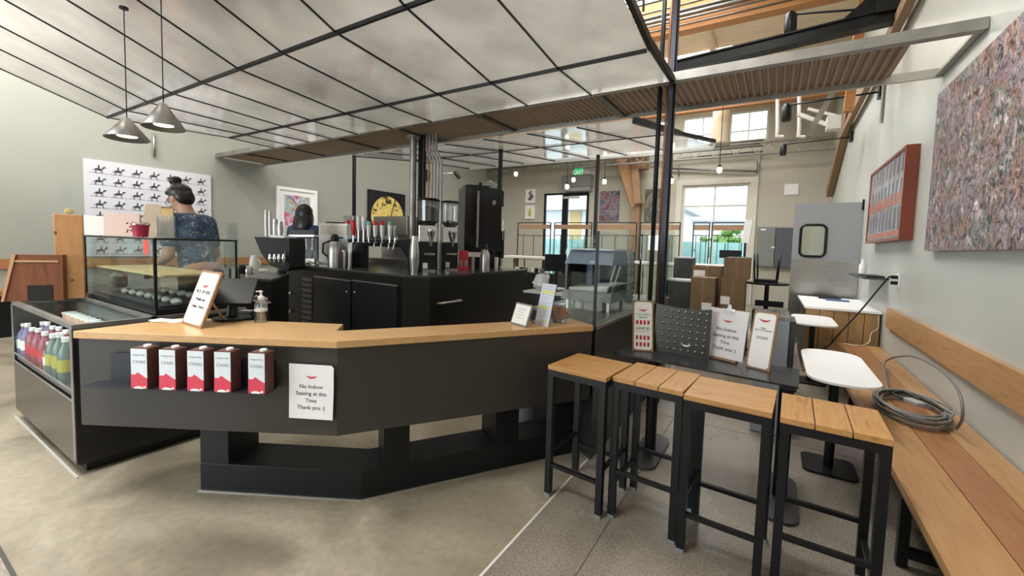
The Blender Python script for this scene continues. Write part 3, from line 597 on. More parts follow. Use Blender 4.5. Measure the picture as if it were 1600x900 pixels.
p = TT(192, 1.19); t = thing('card_box', 'pale pink printed box beside the red paper cup', 'box', p); b = MB(frame(p, 1.15)); b.box((-.10, -.02, 0), (.10, .05, .175)); b.build('box', mat('pale_pink', (.78, .60, .55), .6), t)
b = MB(frame(p, 1.15))
for a_, c_ in ((.03, .10), (.045, .075), (.032, .05), (.05, .045), (.028, .035)): b.ell((a_, -.021, c_), (.006, .0015, .007), n=8, k=4)
b.build('print_marks', mat('dark_red', (.25, .02, .04), .6), t)
p = TT(220, 1.15); t = thing('paper_cup', 'red paper cup with clear lid on top of the glass case', 'cup', p); cup(t, .048, .085, mat('cup_maroon', (.36, .02, .06), .4), PLAST, p)
p = TT(232, 1.28); t = thing('paper_bag', 'tall cream paper bag behind the red paper cup', 'paper bag', p); b = MB(frame(p, 1.2)); b.hull([(-.05, -.03, 0), (.05, -.03, 0), (.05, .03, 0), (-.05, .03, 0)], [(-.01, -.005, .25), (.08, -.005, .25), (.08, .005, .25), (-.01, .005, .25)]); b.build('bag', mat('cream_paper', (.60, .48, .36), .7, noise=.2), t)
p = TT(258, 1.42); t = thing('coffee_bag', 'upright golden coffee bag with folded brown top', 'coffee bag', p); b = MB(frame(p, 1.1)); b.hull([(-.045, -.03, 0), (.045, -.03, 0), (.045, .03, 0), (-.045, .03, 0)], [(-.055, -.004, .235), (.055, -.004, .235), (.055, .004, .235), (-.055, .004, .235)]); b.build('bag', mat('gold_paper', (.66, .46, .22), .5, noise=.15), t); b = MB(frame(p, 1.1)); b.box((-.057, -.006, .235), (.057, .006, .245)); b.build('folded_top', FRW, t)
p = TT(260, 1.21); t = thing('acrylic_holder', 'clear acrylic holder filled with straws on the glass case', 'straw holder', p); b = MB(frame(p, 1.15)); b.box((-.045, -.04, 0), (.045, .04, .004)); b.box((-.045, -.04, .004), (.045, -.037, .15)); b.box((-.045, .037, .004), (.045, .04, .15)); b.box((.042, -.037, .004), (.045, .037, .15)); b.box((-.045, -.037, .004), (-.042, .037, .15)); b.build('box', PLAST, t)
b = MB(frame(p, 1.15)); rnd = random.Random(5)
for i in range(26):
    x, y = rnd.uniform(-.033, .033), rnd.uniform(-.028, .028); b.cyl((x, y, .006), (x+rnd.uniform(-.006, .006), y, .15+rnd.uniform(-.01, .014)), .004, n=6)
b.build('straws', mat('kraft_straws', (.48, .38, .26), .7), t)
# pine post and dark box behind the case
b = MB(); b.box((-6.3, .98, 0), (xl-.005, 1.48, .887)); t = tag(b.build('back_cabinet', BLK2), 'low black cabinet behind the left end of the chilled case', 'cabinet')
VY = 1.05
pb = Z(108, 467, .889); dpt = (pb-C0).dot(RF); hw_ = 20*dpt/F*1.02; k = D(107, 335, dpt).z-.889; M = frame(pb, VY+.2); t = thing('pine_block', 'tall knotty pine block standing at the left end of the glass case', 'wooden block', pb)
hw_ *= .76; b = MB(M); b.box((-hw_+.01, 0, 0), (hw_+.01, .06, k)); b.build('block', PINE, t, bevel=.006)
b = MB(M)
for x, z in ((-.03, k*.36), (.02, k*.22), (-.06, k*.78), (-.07, k*.2)): b = MB(M); b.ell((x, -.001, z), (.010, .003, .013), n=10, k=5); b.build('knot', mat('wood_knot', (.20, .08, .03), .6), t)
t = thing('acrylic_stand', 'clear acrylic card stand on top of the pine block', 'card stand', pb+Vector((0, .1, k))); b = MB(M @ Matrix.Translation((-.01, .04, k+.001))); b.box((-.02, -.01, 0), (.05, -.007, .20)); b.box((-.02, -.03, 0), (.05, .012, .003)); b.build('stand', PLAST, t)
b = MB(M @ Matrix.Translation((.01, .03, k+.005))); b.ell((0, 0, .02), (.025, .008, .022)); b.build('sprig', mat('straw_yellow', (.45, .36, .15), .7), t)
pb = Z(56, 470, .889); dpt = (pb-C0).dot(RF); M = frame(pb, VY); k = D(60, 398, dpt).z-.889; u_ = dpt/F*1.03; e_ = 30*u_; w0_ = -33*u_; w1_ = -20*u_
t = thing('wooden_box', 'dark red brown wooden box left of the pine block', 'box', pb)
b = MB(M); b.prism([(w0_, 0), (e_, 0), (e_, k), (w1_, k)], 0, .02, 1); b.box((w1_, .02, k-.02), (e_, .12, k)); b.box((e_-.02, .02, 0), (e_, .12, k-.02)); b.hull([(w0_, .02, 0), (w0_+.02, .02, 0), (w0_+.02, .12, 0), (w0_, .12, 0)], [(w1_, .02, k-.02), (w1_+.02, .02, k-.02), (w1_+.02, .12, k-.02), (w1_, .12, k-.02)]); b.build('box', WALN, t)
b = MB(M); b.box((w1_, -.008, k*.84), (e_-.02, 0, k*.88)); b.prism([(w0_-.01, 0), (w0_+.005, 0), (w1_+.01, k), (w1_-.01, k)], -.012, 0, 1); b.build('edge_moulding', mat('tan_edge', (.40, .22, .12), .5), t)
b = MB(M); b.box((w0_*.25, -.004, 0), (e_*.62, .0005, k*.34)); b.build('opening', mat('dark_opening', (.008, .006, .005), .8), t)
# ================================================================ ON THE COUNTER
def stand_up(bl, br, tl, z):
    """frame (origin mid bottom, x along, y into the board, leaning back) of a board standing on height z, from its pixel corners"""
    a, c = Z(*bl, z), Z(*br, z); d = c-a; yaw = math.atan2(d.y, d.x); top = W(*tl, a, (d.x, d.y)); v = top-a
    back = Vector((-d.y, d.x, 0)).normalized(); tilt = math.atan2(v.dot(back), v.z)
    return frame((a+c)/2+Vector((0, 0, .001)), yaw) @ Matrix.Rotation(-tilt, 4, 'X'), d.length, v.length, tilt
def easel(M, hd, tilt, thick, m, t):
    """prop behind a leaning board, reaching down to the table"""
    a = M @ Vector((0, thick, hd*.6)); base = M.translation.z; back = (M.to_3x3() @ Vector((0, 1, 0))); back.z = 0; back.normalize()
    c = Vector((a.x, a.y, base+.003))+back*.09; b = MB(); b.bar(a, c, .03, .004, up=back); b.build('easel_leg', m, t)
def framed_sign(name, label, cat, bl, br, tl, z, wood_m, inset=.013, r_=.02, thick=.014):
    M, wd, hd, tilt = stand_up(bl, br, tl, z)
    t = thing(name, label, cat, M.translation)
    b = MB(M); b.box((-wd/2, 0, 0), (wd/2, thick, hd)); b.build('frame', wood_m, t, bevel=.002)
    b = MB(M); b.prism([(x, y+hd/2) for x, y in rrect(wd-2*inset, hd-2*inset, r_, 5)], -.001, .001, 1); b.build('card', PAPERW, t)
    easel(M, hd, tilt, thick, wood_m, t)
    return t, M, wd, hd
t, M2, wd, hd = framed_sign('pickup_sign', 'wood framed pick up sign leaning on the counter by the tablet', 'sign', (283, 505), (313, 514), (316, 422), .92, FRW)
smile(M2 @ Matrix.Translation((0, -.002, hd*.75)), wd*.3, t)
for k, s in enumerate(('PICK UP HERE', 'Mobile and', 'Online Orders')): text(s, wd*(.115 if k == 0 else .105), M2 @ Matrix.Translation((0, -.002, hd*(.58-.13*k))), INK, t)
# point of sale tablet
p = Z(354, 500, .92); t = thing('payment_tablet', 'black tablet till on a swivel stand behind the pick up sign', 'till', p)
M = frame((p.x+.0, p.y+.03, .921), ANG1+.35)
b = MB(M); b.lathe((0, 0, 0), [(.10, 0), (.10, .012), (.06, .02)], 24); b.cyl((0, 0, .02), (0, .02, .12), .03, .025); b.build('stand', BLK, t)
b = MB(M @ Matrix.Translation((0, -.03, .17)) @ Matrix.Rotation(.75, 4, 'X')); b.box((-.13, -.10, -.006), (.13, .10, .010)); b.build('tablet', BLK, t, bevel=.004)
b = MB(M @ Matrix.Translation((0, -.03, .17)) @ Matrix.Rotation(.75, 4, 'X')); b.box((-.118, -.088, -.0075), (.118, .088, -.006)); b.build('screen', mat('screen_dark', (.01, .012, .015), .1), t)
p = Z(388, 492, .92); t = thing('card_reader', 'small black card reader beside the tablet till', 'card reader', p); b = MB(frame((p.x, p.y, .92), .5)); b.box((-.05, -.04, 0), (.05, .04, .03)); b.build('body', BLK, t, bevel=.006); b = MB(frame((p.x, p.y, .95), .5)); b.box((-.035, -.025, 0), (.035, .005, .002)); b.build('screen', GREYINK, t)
p = Z(262, 501, .92); t = thing('paper_stack', 'loose white papers at the counter end beside the pick up sign', 'papers', p)
for k in range(3): b = MB(frame((p.x+.02*k, p.y+.01*k, .9205+.0015*k), .3+.25*k)); b.box((-.10, -.035, 0), (.10, .035, .001)); b.build('sheet', PAPERW, t)
# hand sanitiser
p = Z(408, 503, .92); t = thing('sanitizer_bottle', 'clear pump bottle of sanitizer standing on the wood counter', 'bottle', (p.x, p.y, .92)); c = (p.x, p.y, .92)
b = MB(); b.lathe(c, [(.031, 0), (.034, .004), (.034, .10), (.03, .118), (.015, .132), (.013, .14)], 22); b.build('bottle', PLAST, t)
b = MB(); b.lathe((c[0], c[1], .92+.003), [(.031, 0), (.032, .06)], 22); b.build('gel', glass('gel', (.93, .93, .97), gl=.05), t)
b = MB(); b.lathe((c[0], c[1], .92+.066), [(.0346, 0), (.0346, .016)], 22); b.build('label', mat('label_white', (.75, .75, .74), .5), t)
b = MB(); b.lathe((c[0], c[1], .92+.135), [(.017, 0), (.017, .018), (.006, .022), (.006, .04), (.010, .042), (.010, .05)], 14); b.bar((c[0], c[1], 1.105), (c[0]-.03, c[1]-.01, 1.10), .009, .008); b.cyl((c[0], c[1], .93), (c[0], c[1], 1.05), .0025, n=6); b.build('pump', WHITE, t)
# frames at the right end
t, M2, wd, hd = framed_sign('tabletop_frame', 'small grey framed notice tilted on the right end of the counter', 'framed notice', (797, 505), (822, 512), (807, 472), .92, mat('grey_frame', (.22, .21, .21), .4), .010, .002, .012)
for k in range(4): b = MB(M2); b.box((-wd*.25, -.002, hd*(.72-.13*k)), (wd*(.2-.05*(k % 2)), -.0012, hd*(.735-.13*k))); b.build('text_line', GREYINK, t)
M, wd, hd, _ = stand_up((823, 503), (848, 511), (836, 440), .92); wd = .15; M = M @ Matrix.Translation((.03, .03, 0))
t = thing('acrylic_notice', 'upright white notice with yellow highlighted lines in clear holder', 'notice', M.translation)
b = MB(M); b.box((-wd/2, 0, .002), (wd/2, .002, hd)); b.build('sheet', mat('bluish_paper', (.66, .70, .82), .5), t)
b = MB(M); b.box((-wd/2-.003, .0022, 0), (wd/2+.003, .004, hd+.004)); b.box((-wd/2-.003, -.003, -.001), (wd/2+.003, .05, .0015)); b.build('holder', PLAST, t)
Mn = M
b = MB(Mn)
for z0, z1, a_, c_ in ((.78, .83, -.4, .4), (.42, .46, -.4, .3), (.12, .15, -.1, .35)): b = MB(Mn); b.box((wd*a_, -.0012, hd*z0), (wd*c_, -.0005, hd*z1)); b.build('highlighted_line', mat('highlighter', (.75, .78, .08), .6), t)
b = MB(Mn)
b = MB(Mn)
for k in range(12):
    z = .93-.065*k; b.box((-wd*.42, -.0010, hd*z), (wd*(.4-.1*(k % 3)), -.0003, hd*(z+.012)))
b.build('text_lines', mat('soft_grey_ink', (.45, .47, .55), .8), t)
p = Z(872, 503, .92); t = thing('cookie_bag', 'crinkled clear bag of brown wafers at the counter end', 'bag', (p.x, p.y, .92))
rnd = random.Random(9)
for i in range(9): b = MB(frame((p.x-.005, p.y, .925), .3+rnd.uniform(-.2, .2), 0, .9-.2*i)); b.box((-.012, -.035, .01), (.012, .035, .10)); b.build('wafer', mat('wafer_brown', (.42, .26, .17), .7, noise=.3, nscale=30), t, bevel=.003)
b = MB(frame((p.x, p.y, .9215), .3)); b.hull([(-.055, -.04, 0), (.055, -.04, 0), (.055, .04, 0), (-.055, .04, 0)], [(-.045, -.02, .12), (.04, -.03, .12), (.045, .02, .125), (-.04, .025, .118)]); b.build('bag', PLAST, t)
# ================================================================ RIGHT SIDE: BENCH, STOOLS, TABLES
def prect(b, w_, d_, r_, z0, z1, c=(0, 0), n=5): return b.prism([(x+c[0], y+c[1]) for x, y in rrect(w_, d_, r_, n)], z0, z1)
y1 = Z(1286, 532, .426).y
t = thing('wall_bench', 'long plank bench running along the right wall', 'bench', (.8, 1, 0))
for x0, x1, m_ in ((.535, .742, BEN1), (.746, .908, BEN2), (.912, XR-.012, BEN1)): b = MB(); b.box((x0, -.6, .386), (x1, y1, .426)); b.build('plank', m_, t, bevel=.002)
b = MB(); b.box((.56, -.6, .33), (.59, y1-.02, .385)); b.box((.98, -.6, .33), (1.01, y1-.02, .385)); b.build('rail', BLK, t)
for y in (.9, 2.5, 4.1, y1-.1):
    b = MB(); b.box((.56, y-.02, 0.004), (.60, y+.02, .329)); b.box((.97, y-.02, .004), (1.01, y+.02, .329)); b.box((.60, y-.02, .05), (.97, y+.02, .09)); b.build('leg', BLK, t)
b = MB(); b.box((.95, -.6, .0), (.965, y1, .32)); b.build('shade_panel', mat('shadow_board', (.04, .04, .04), .7), t)  # dark board added to stand in for the shade under the bench
# stools
def make_stool():
    t = thing('bar_stool', 'bar stool', 'stool', (0, 0, 0), 'bar stools lined up in front of the sign table'); w_, h_, lg = .355, .757, .034
    for k in range(3):
        x = -w_/2+k*(w_+.004)/3; b = MB(); b.box((x, -w_/2, h_-.024), (x+w_/3-.003, w_/2, h_)); b.build('seat_plank', SEATW, t, bevel=.0015)
    b = MB(); q = w_/2-.002
    for sgn in (-1, 1):
        b.box((-q, sgn*q, h_-.06), (q, sgn*(q-lg), h_-.025)); b.box((sgn*q, -q+lg, h_-.06), (sgn*(q-lg), q-lg, h_-.025))
    b.build('seat_frame', BLK, t)
    for sx in (-1, 1):
        for sy in (-1, 1):
            b = MB(); b.box((sx*q, sy*q, .014), (sx*(q-lg), sy*(q-lg), h_-.06)); l = b.build('leg', BLK, t)
            b = MB(); b.box((sx*(q+.001), sy*(q+.001), 0), (sx*(q-lg-.001), sy*(q-lg-.001), .018)); b.build('glide', mat('grey_glide', (.20, .20, .21), .5), l)
    for sgn in (-1, 1):
        b = MB(); b.box((-q+lg, sgn*(q-.005), .245), (q-lg, sgn*(q-lg+.008), .265)); b.build('footrest', BLK, t)
        b = MB(); b.box((sgn*(q-.005), -q+lg, .175), (sgn*(q-lg+.008), q-lg, .195)); b.build('footrest', BLK, t)
    return t
st = make_stool()
sl = ['leftmost bar stool, seat planks running crosswise, beside the counter end', 'second bar stool from the left, with three planks front to back', 'third bar stool from the left, pale seat with planks running across', 'rightmost bar stool, nearest the wall bench, with three wide planks']
spots = [(-.868, 2.222, PI/2-.09), (-.498, 2.240, -.08), (-.140, 2.182, PI/2-.055), (.238, 2.145, -.03)]
for i in (1, 2, 3, 0):
    x, y, a = spots[i]
    if i: dup(st, (x, y, 0), a, sl[i])
    else: st.location = (x, y, 0); st.rotation_euler = (0, 0, a); st['label'] = sl[0]
# sign table
t = thing('side_table', 'long narrow black steel table holding the standing signs', 'table', (-.35, 2.9, 0))
b = MB(); b.prism([(-.935, 2.80), (.150, 2.69), (.172, 3.12), (-.885, 3.06)], .688, .70); b.build('tabletop', mat('dark_table', (.030, .032, .036), .25), t)
for x, y in ((.10, 2.80), (-.68, 2.93)):
    b = MB(); b.cyl((x, y, .02), (x, y, .687), .038, n=16); b.box((x-.04, y-.14, .675), (x+.04, y+.14, .687)); l = b.build('leg', BLK, t)
    b = MB(); prect(b, .18, .56, .08, 0.004, .018, (x, y)); b.build('foot_plate', mat('foot_grey', (.06, .06, .062), .35), l)
# white topped tables
def white_table(lab, cx, cy, w_, d_, yaw=0):
    t = thing('cafe_table', lab, 'table', (cx, cy, 0), 'rounded white cafe tables by the bench'); M = frame((cx, cy, 0), yaw)
    b = MB(M); prect(b, w_, d_, .15, .682, .70, n=6); b.build('tabletop', WHITE, t, bevel=.004)
    b = MB(M); b.cyl((0, 0, .02), (0, 0, .66), .028, n=14); b.box((-.12, -.04, .66), (.12, .04, .681)); b.build('leg', BLK, t)
    b = MB(M); prect(b, .30, .30, .05, .004, .016); b.build('foot_plate', BLK, t)
white_table('near rounded white cafe table beside the coiled cable', .385, 3.40, .36, .98, 0)
white_table('far smaller rounded white cafe table by the wooden cabinet', .40, 5.62, .40, .84, 0)
b = MB(); b.cyl((.30, 3.6, .02), (.30, 3.6, .68), .03); 
b.bm.free()
# signs on the table
t, M, wd, hd = framed_sign('menu_sign', 'wood framed offer sign with rows of red cans, left on the black table', 'sign', (988, 548), (1021, 550), (989, 469), .70, FRW, .011, .02)
smile(M @ Matrix.Translation((0, -.002, hd*.83)), wd*.45, t)
text('COLD BREW', wd*.13, M @ Matrix.Translation((0, -.002, hd*.70)), mat('teal_ink', (.08, .30, .32), .8), t); text('Refreshed', wd*.10, M @ Matrix.Translation((0, -.002, hd*.65)), INK, t, 'small_lettering')
text('SAVE $2', wd*.19, M @ Matrix.Translation((0, -.002, hd*.42)), INK, t); text('when you buy eight', wd*.075, M @ Matrix.Translation((0, -.002, hd*.375)), INK, t, 'small_lettering')
for z in (.52, .22, .09):
    for k in range(4): b = MB(M); b.box((wd*(-.34+.18*k), -.002, hd*z), (wd*(-.34+.18*k+.11), -.001, hd*(z+.085))); c_ = b.build('can_picture', REDINK, t); b = MB(M); b.box((wd*(-.325+.18*k), -.0026, hd*(z+.03)), (wd*(-.34+.18*k+.095), -.002, hd*(z+.05))); b.build('can_label', mat('dark_red_ink', (.2, .02, .04), .8), c_)
# bumpy metal backboard
M, wd, hd, tl_ = stand_up((1018, 549), (1106, 563), (1024, 470), .70); M = M @ Matrix.Translation((0, .035, .003)); GM = mat('gunmetal', (.06, .059, .053), .35, .6)
t = thing('embossed_panel', 'dark grey metal panel with rows of raised bumps behind the signs', 'panel', M.translation)
nb = MB(M); pts = [(-wd/2, 0), (wd/2, 0)] + [(wd/2-wd*k/12, hd*(1.0-.10*math.sin(.5+1.9*(1-k/12)))-.004) for k in range(13)]; nb.prism(pts, 0, .003, 1); nb.build('sheet', GM, t)
for r in range(7):
    for c in range(7): b = MB(M); b.ell((-wd*.36+c*wd*.125+.002*r, -.001, hd*(.09+.122*r)), (.0115, .010, .010), n=12, k=8); b.build('bump', mat('bump_steel', (.26, .255, .24), .25, .8), t)
smile(M @ Matrix.Translation((wd*.10, -.011, hd*.22)), wd*.19, t, WHITE)
b = MB(M); b.box((-wd*.45, .003, 0), (-wd*.42, .10, .01)); b.box((wd*.42, .003, 0), (wd*.45, .10, .01)); b.build('foot', GM, t)
# clipboard
M, wd, hd, tl_ = stand_up((1101, 553), (1159, 567), (1112, 479), .715)
t = thing('clipboard_sign', 'clipboard notice with white sheet leaning on the black table', 'sign', M.translation)
b = MB(M); b.box((-wd*.36, -.012, -.014), (wd*.36, .03, .0)); b.build('wooden_stand', FRW, t)
b = MB(M); b.box((-wd/2, .002, .001), (wd/2, .005, hd*1.0)); b.build('board', FRW, t); b = MB(M); b.box((-wd/2-.002, .0, .002), (wd/2+.002, .0015, hd*.985)); b.build('sheet', PAPER, t)
easel(M, hd, tl_, .005, FRW, t)
writing(M @ Matrix.Translation((0, -.0005, -hd*.02)), wd, hd, t)
b = MB(M); b.box((-wd*.16, -.008, hd*.955), (wd*.16, .006, hd*1.0)); b.prism([(-.016, hd*.99), (.016, hd*.99), (.010, hd*1.07), (0, hd*1.10), (-.010, hd*1.07)], -.006, -.002, 1); b.build('clip', CHROME, t)
# second framed sign
t, M, wd, hd = framed_sign('notice_sign', 'wood framed notice with short printed text, right of the clipboard', 'sign', (1164, 573), (1202, 582), (1179, 485), .70, FRW, .011, .02)
smile(M @ Matrix.Translation((0, -.002, hd*.87)), wd*.5, t)
for k, (s, z) in enumerate((('Please', .70), ('order at the register', .665), ('Thank you for', .55), ('your patience', .525))): text(s, wd*.085, M @ Matrix.Translation((0, -.002, hd*z)), INK, t, 'small_lettering')
# grey bin with clear topped shelf behind
p = Z(1222, 560, .45); t = thing('utility_bin', 'pale grey waste bin standing behind the sign table', 'bin', (.06, 3.62, 0))
q0, q1 = Y(1178, 560, 3.75), Y(1250, 560, 3.75); b = MB(); b.box((q0.x, 3.75, .004), (q1.x-.08, 4.1, Y(1210, 500, 3.75).z)); b.build('body', mat('blue_grey_plastic', (.36, .40, .46), .5), t, bevel=.006)
zt_ = Y(1210, 500, 3.75).z; b = MB(); b.box((q0.x-.02, 3.70, zt_+.002), (q1.x-.08, 4.12, zt_+.035)); b.build('lid', PLAST, t); b = MB(); b.box((q1.x-.076, 3.76, .004), (q1.x-.04, 4.08, zt_)); b.build('side_post', mat('dark_grey_plastic', (.05, .05, .055), .5), t)
# wood fronted cabinet with white top
t = thing('bussing_cabinet', 'wood plank fronted cabinet with white top against the right wall', 'cabinet', (.7, 6.2, 0)); zc = .80
c0, c1 = Z(1258, 479, zc), Z(1375, 486, zc)
b = MB(); b.prism([(Z(1258, 479, zc).x, 6.05), (XR-.005, 6.05), (XR-.005, 7.55), (Z(1246, 460, zc).x, 7.55)], zc-.025, zc); b.build('countertop', WHITE, t)
b = MB(); b.box((.36, 6.09, .004), (XR-.01, 7.5, zc-.026)); b.build('carcass', mat('dark_gap', (.03, .025, .02), .7), t)
for k in range(5):
    x0 = .355+k*.141; b = MB(); b.box((x0, 6.07, .01), (x0+.134, 6.089, zc-.03)); b.build('front_plank', mat('cab_wood', (.44, .27, .12), .5, noise=.3, nscale=3, stretch=(3, 3, .6)), t)
pr = None
for k, (px, py, m_) in enumerate(((1282, 464, BLK), (1288, 467, BLK), (1300, 470, mat('blue_cover', (.07, .12, .28), .4)))):
    p = Z(px+8, py, zc); b = MB(frame((p.x, p.y, zc+.001), -.05)); b.box((-.13, -.09, 0), (.13, .09, .012)); tag(b.build('menu_booklet', m_), ['black booklet at the back of the white cabinet top', 'middle black booklet on the white cabinet top', 'blue booklet at the front of the white cabinet top'][k], 'booklet', 'booklets on the white cabinet top')
# swing door
yd = 7.8; t = thing('swing_door', 'grey swing door with oval window and steel kick plate', 'door', (.6, yd, 0))
P = lambda px, py: Y(px, py, yd)
a, c = P(1242, 318), P(1354, 317); lo = P(1236, 406); wl, wr = P(1250, 375).x, P(1291, 375).x; wt, wb = P(1270, 351).z, P(1270, 401).z
x0, x1, zt2, zm = a.x+.005, XR-.008, a.z, lo.z; outer = [(x0, zm), (x1, zm), (x1, zt2), (x0, zt2)]
cxw, czw = (wl+wr)/2, (wt+wb)/2; win = [(x+cxw, z+czw) for x, z in rrect(wr-wl-.02, wt-wb-.02, .07, 4)]
DGR = mat('door_grey', (.30, .31, .32), .4)
b = MB(); bm = b.bm; V = lambda p, y: b.v((p[0], y, p[1]))
fr = rrect(wr-wl-.02, wt-wb-.02, .07, 4); n = len(fr)
def ringpt(p):  # push a window outline point out to the door edge
    cx_, cz_ = cxw, czw; dx, dz = p[0]-cx_, p[1]-cz_; s_ = min(((x1-cx_) if dx > 0 else (x0-cx_))/dx if abs(dx) > 1e-6 else 1e9, ((zt2-cz_) if dz > 0 else (zm-cz_))/dz if abs(dz) > 1e-6 else 1e9)
    return (cx_+dx*s_, cz_+dz*s_)
angs = sorted([math.atan2(p[1]-czw, p[0]-cxw) for p in win]+[math.atan2(q[1]-czw, q[0]-cxw) for q in outer])
def hit(poly, ang):
    d = (math.cos(ang), math.sin(ang)); best = None
    for i in range(len(poly)):
        p, q = poly[i], poly[(i+1) % len(poly)]; ex, ez = q[0]-p[0], q[1]-p[1]; den = d[0]*ez-d[1]*ex
        if abs(den) < 1e-9: continue
        s_ = ((p[0]-cxw)*ez-(p[1]-czw)*ex)/den; u = ((p[0]-cxw)*d[1]-(p[1]-czw)*d[0])/den
        if s_ > 0 and -1e-6 <= u <= 1+1e-6: best = s_ if best is None else min(best, s_)
    return (cxw+d[0]*best, czw+d[1]*best)
rings = []
for yy in (yd, yd+.04): rings.append(([V(hit(win, a_), yy) for a_ in angs], [V(hit(outer, a_), yy) for a_ in angs]))
n = len(angs)
for i in range(n):
    j = (i+1) % n
    (wi, wo), (bi, bo) = rings
    bm.faces.new([wi[i], wi[j], wo[j], wo[i]]); bm.faces.new([bi[j], bi[i], bo[i], bo[j]]); bm.faces.new([wi[j], wi[i], bi[i], bi[j]]); bm.faces.new([wo[i], wo[j], bo[j], bo[i]])
b.build('upper_panel', DGR, t)
b = MB(); b.box((x0, yd-.003, .02), (x1, yd+.043, zm-.001)); b.build('kick_plate', STEEL, t)
b = MB(); b.tube([(p[0], yd-.005, p[1]) for p in [(x+cxw, z+czw) for x, z in rrect(wr-wl-.01, wt-wb-.01, .075, 5)]], .02, 8, closed=True); b.build('window_gasket', BLK, t)
b = MB(); b.prism(win, yd+.015, yd+.02, 1); b.build('window_pane', GL, t)
b = MB(); b.box((x1-.02, yd-.01, zt2-.12), (XR-.002, yd-.003, zt2+.04)); b.build('hinge', BLK, t)
# wall things right
p = X(1390, 437, XR); pe = X(1345, 428, XR); t = thing('wall_shelf', 'small dark shelf fixed to the right wall above the cabinet', 'shelf', (XR-.1, p.y, p.z))
b = MB(); b.box((XR-.22, p.y+.02, p.z-.01), (XR-.001, p.y+1.1, p.z+.012)); b.build('board', mat('shelf_dark', (.05, .052, .055), .4), t); b = MB(); b.box((XR-.19, p.y+.06, p.z+.013), (XR-.03, p.y+.6, p.z+.03)); b.build('tray', BLK, t)
t = thing('dispenser_bottle', 'small white dispenser bottle on the dark wall shelf', 'bottle', (XR-.1, p.y+.8, p.z+.013)); b = MB(); b.lathe((XR-.12, p.y+.8, p.z+.0125), [(.04, 0), (.04, .12), (.02, .15), (.02, .2)], 14); b.build('body', WHITE, t)
p = X(1404, 438, XR); t = thing('wall_outlet', 'white wall outlet with black plugs above the bench end', 'outlet', p); b = MB(); b.box((XR-.008, p.y-.045, p.z-.07), (XR-.001, p.y+.045, p.z+.07)); b.build('plate', WHITE, t)
pz_ = p
t = thing('power_cord', 'black power cord hanging from the wall outlet to the bench', 'cord', (XR-.03, p.y, p.z))
b = MB(); b.box((XR-.06, p.y-.018, p.z+.012), (XR-.009, p.y+.018, p.z+.045)); b.build('plug', BLK, t); b = MB(); b.box((XR-.06, p.y-.018, p.z-.045), (XR-.009, p.y+.018, p.z-.012)); b.build('plug', BLK, t)
pts = [Vector((XR-.06, p.y, p.z+.03)), X(1388, 434, XR-.08), Y(1370, 455, 5.5), Y(1345, 485, 5.45), Y(1320, 512, 5.4), Y(1300, 535, 5.3), Y(1290, 548, 5.2), Vector((.64, 4.9, .437)), Vector((.7, 4.3, .437)), Vector((.78, 3.9, .437))]
def smoothed(P, k=6):
    out = []; P = [P[0]]+list(P)+[P[-1]]
    for i in range(1, len(P)-2):
        for j in range(k):
            t_ = j/k; a, b_, c_, d_ = P[i-1:i+3]; out.append(.5*((2*b_)+(c_-a)*t_+(2*a-5*b_+4*c_-d_)*t_*t_+(3*b_-a-3*c_+d_)*t_**3))
    return out+[P[-2]]
b = MB(); b.tube(smoothed(pts), .008, 8); b.build('cord', BLK, t)
t = thing('thin_cable', 'thin cream cable hanging on the front of the wooden cabinet', 'cable', (1.03, 6.03, .7)); b = MB(); b.tube(smoothed([Vector((1.03, 6.04, .76)), Vector((1.035, 6.04, .62)), Vector((.98, 6.03, .56)), Vector((.96, 5.98, .47)), Vector((.90, 5.9, .434)), Vector((.80, 5.8, .434)), Vector((.72, 5.86, .434))]), .005, 6); b.build('cable', mat('cream_cable', (.68, .58, .42), .5), t)
# coiled cable
cc = Z(1428, 645, .43); t = thing('coiled_cable', 'loosely coiled grey extension cable lying on the bench', 'cable coil', (cc.x, cc.y, .43))
CG = mat('grey_cable', (.17, .165, .155), .35); rnd = random.Random(4); pts = []
for k in range(0, 9*16):
    a = k*2*PI/16; q = k//16; rx_, ry_ = .165+.012*math.sin(q*2.1), .285+.03*math.sin(q*1.7)
    pts.append(Vector((cc.x-.02+math.cos(a)*rx_+.015*math.sin(q*3), cc.y+math.sin(a)*ry_+.03*math.cos(q*2), .438+.0065*q+.012*abs(math.sin(a*.5+q)))))
b = MB(); b.tube(pts, .0075, 7); b.build('coil', CG, t)
b = MB(); b.tube(smoothed([Vector((cc.x-.1, cc.y+.2, .50)), X(1383, 566, .90), X(1420, 556, .92), X(1465, 575, .92), X(1497, 610, .92), X(1504, 650, .92), Vector((cc.x+.13, cc.y-.25, .45))]), .0075, 7); b.build('loose_loop', CG, t)
b = MB(); b.tube(smoothed([Vector((cc.x-.1, cc.y+.1, .51)), Vector((cc.x-.02, cc.y+.14, .52)), Vector((cc.x+.02, cc.y+.02, .515)), Vector((cc.x-.06, cc.y-.04, .515)), Vector((cc.x-.10, cc.y+.06, .52))]), .009, 7); b.build('cord_tie', BLK, t)
b = MB(frame((cc.x-.02, cc.y-.08, .505), .5)); b.box((-.03, -.05, 0), (.03, .05, .028)); b.build('connector_block', mat('grey_plastic', (.33, .33, .32), .4), t, bevel=.006)
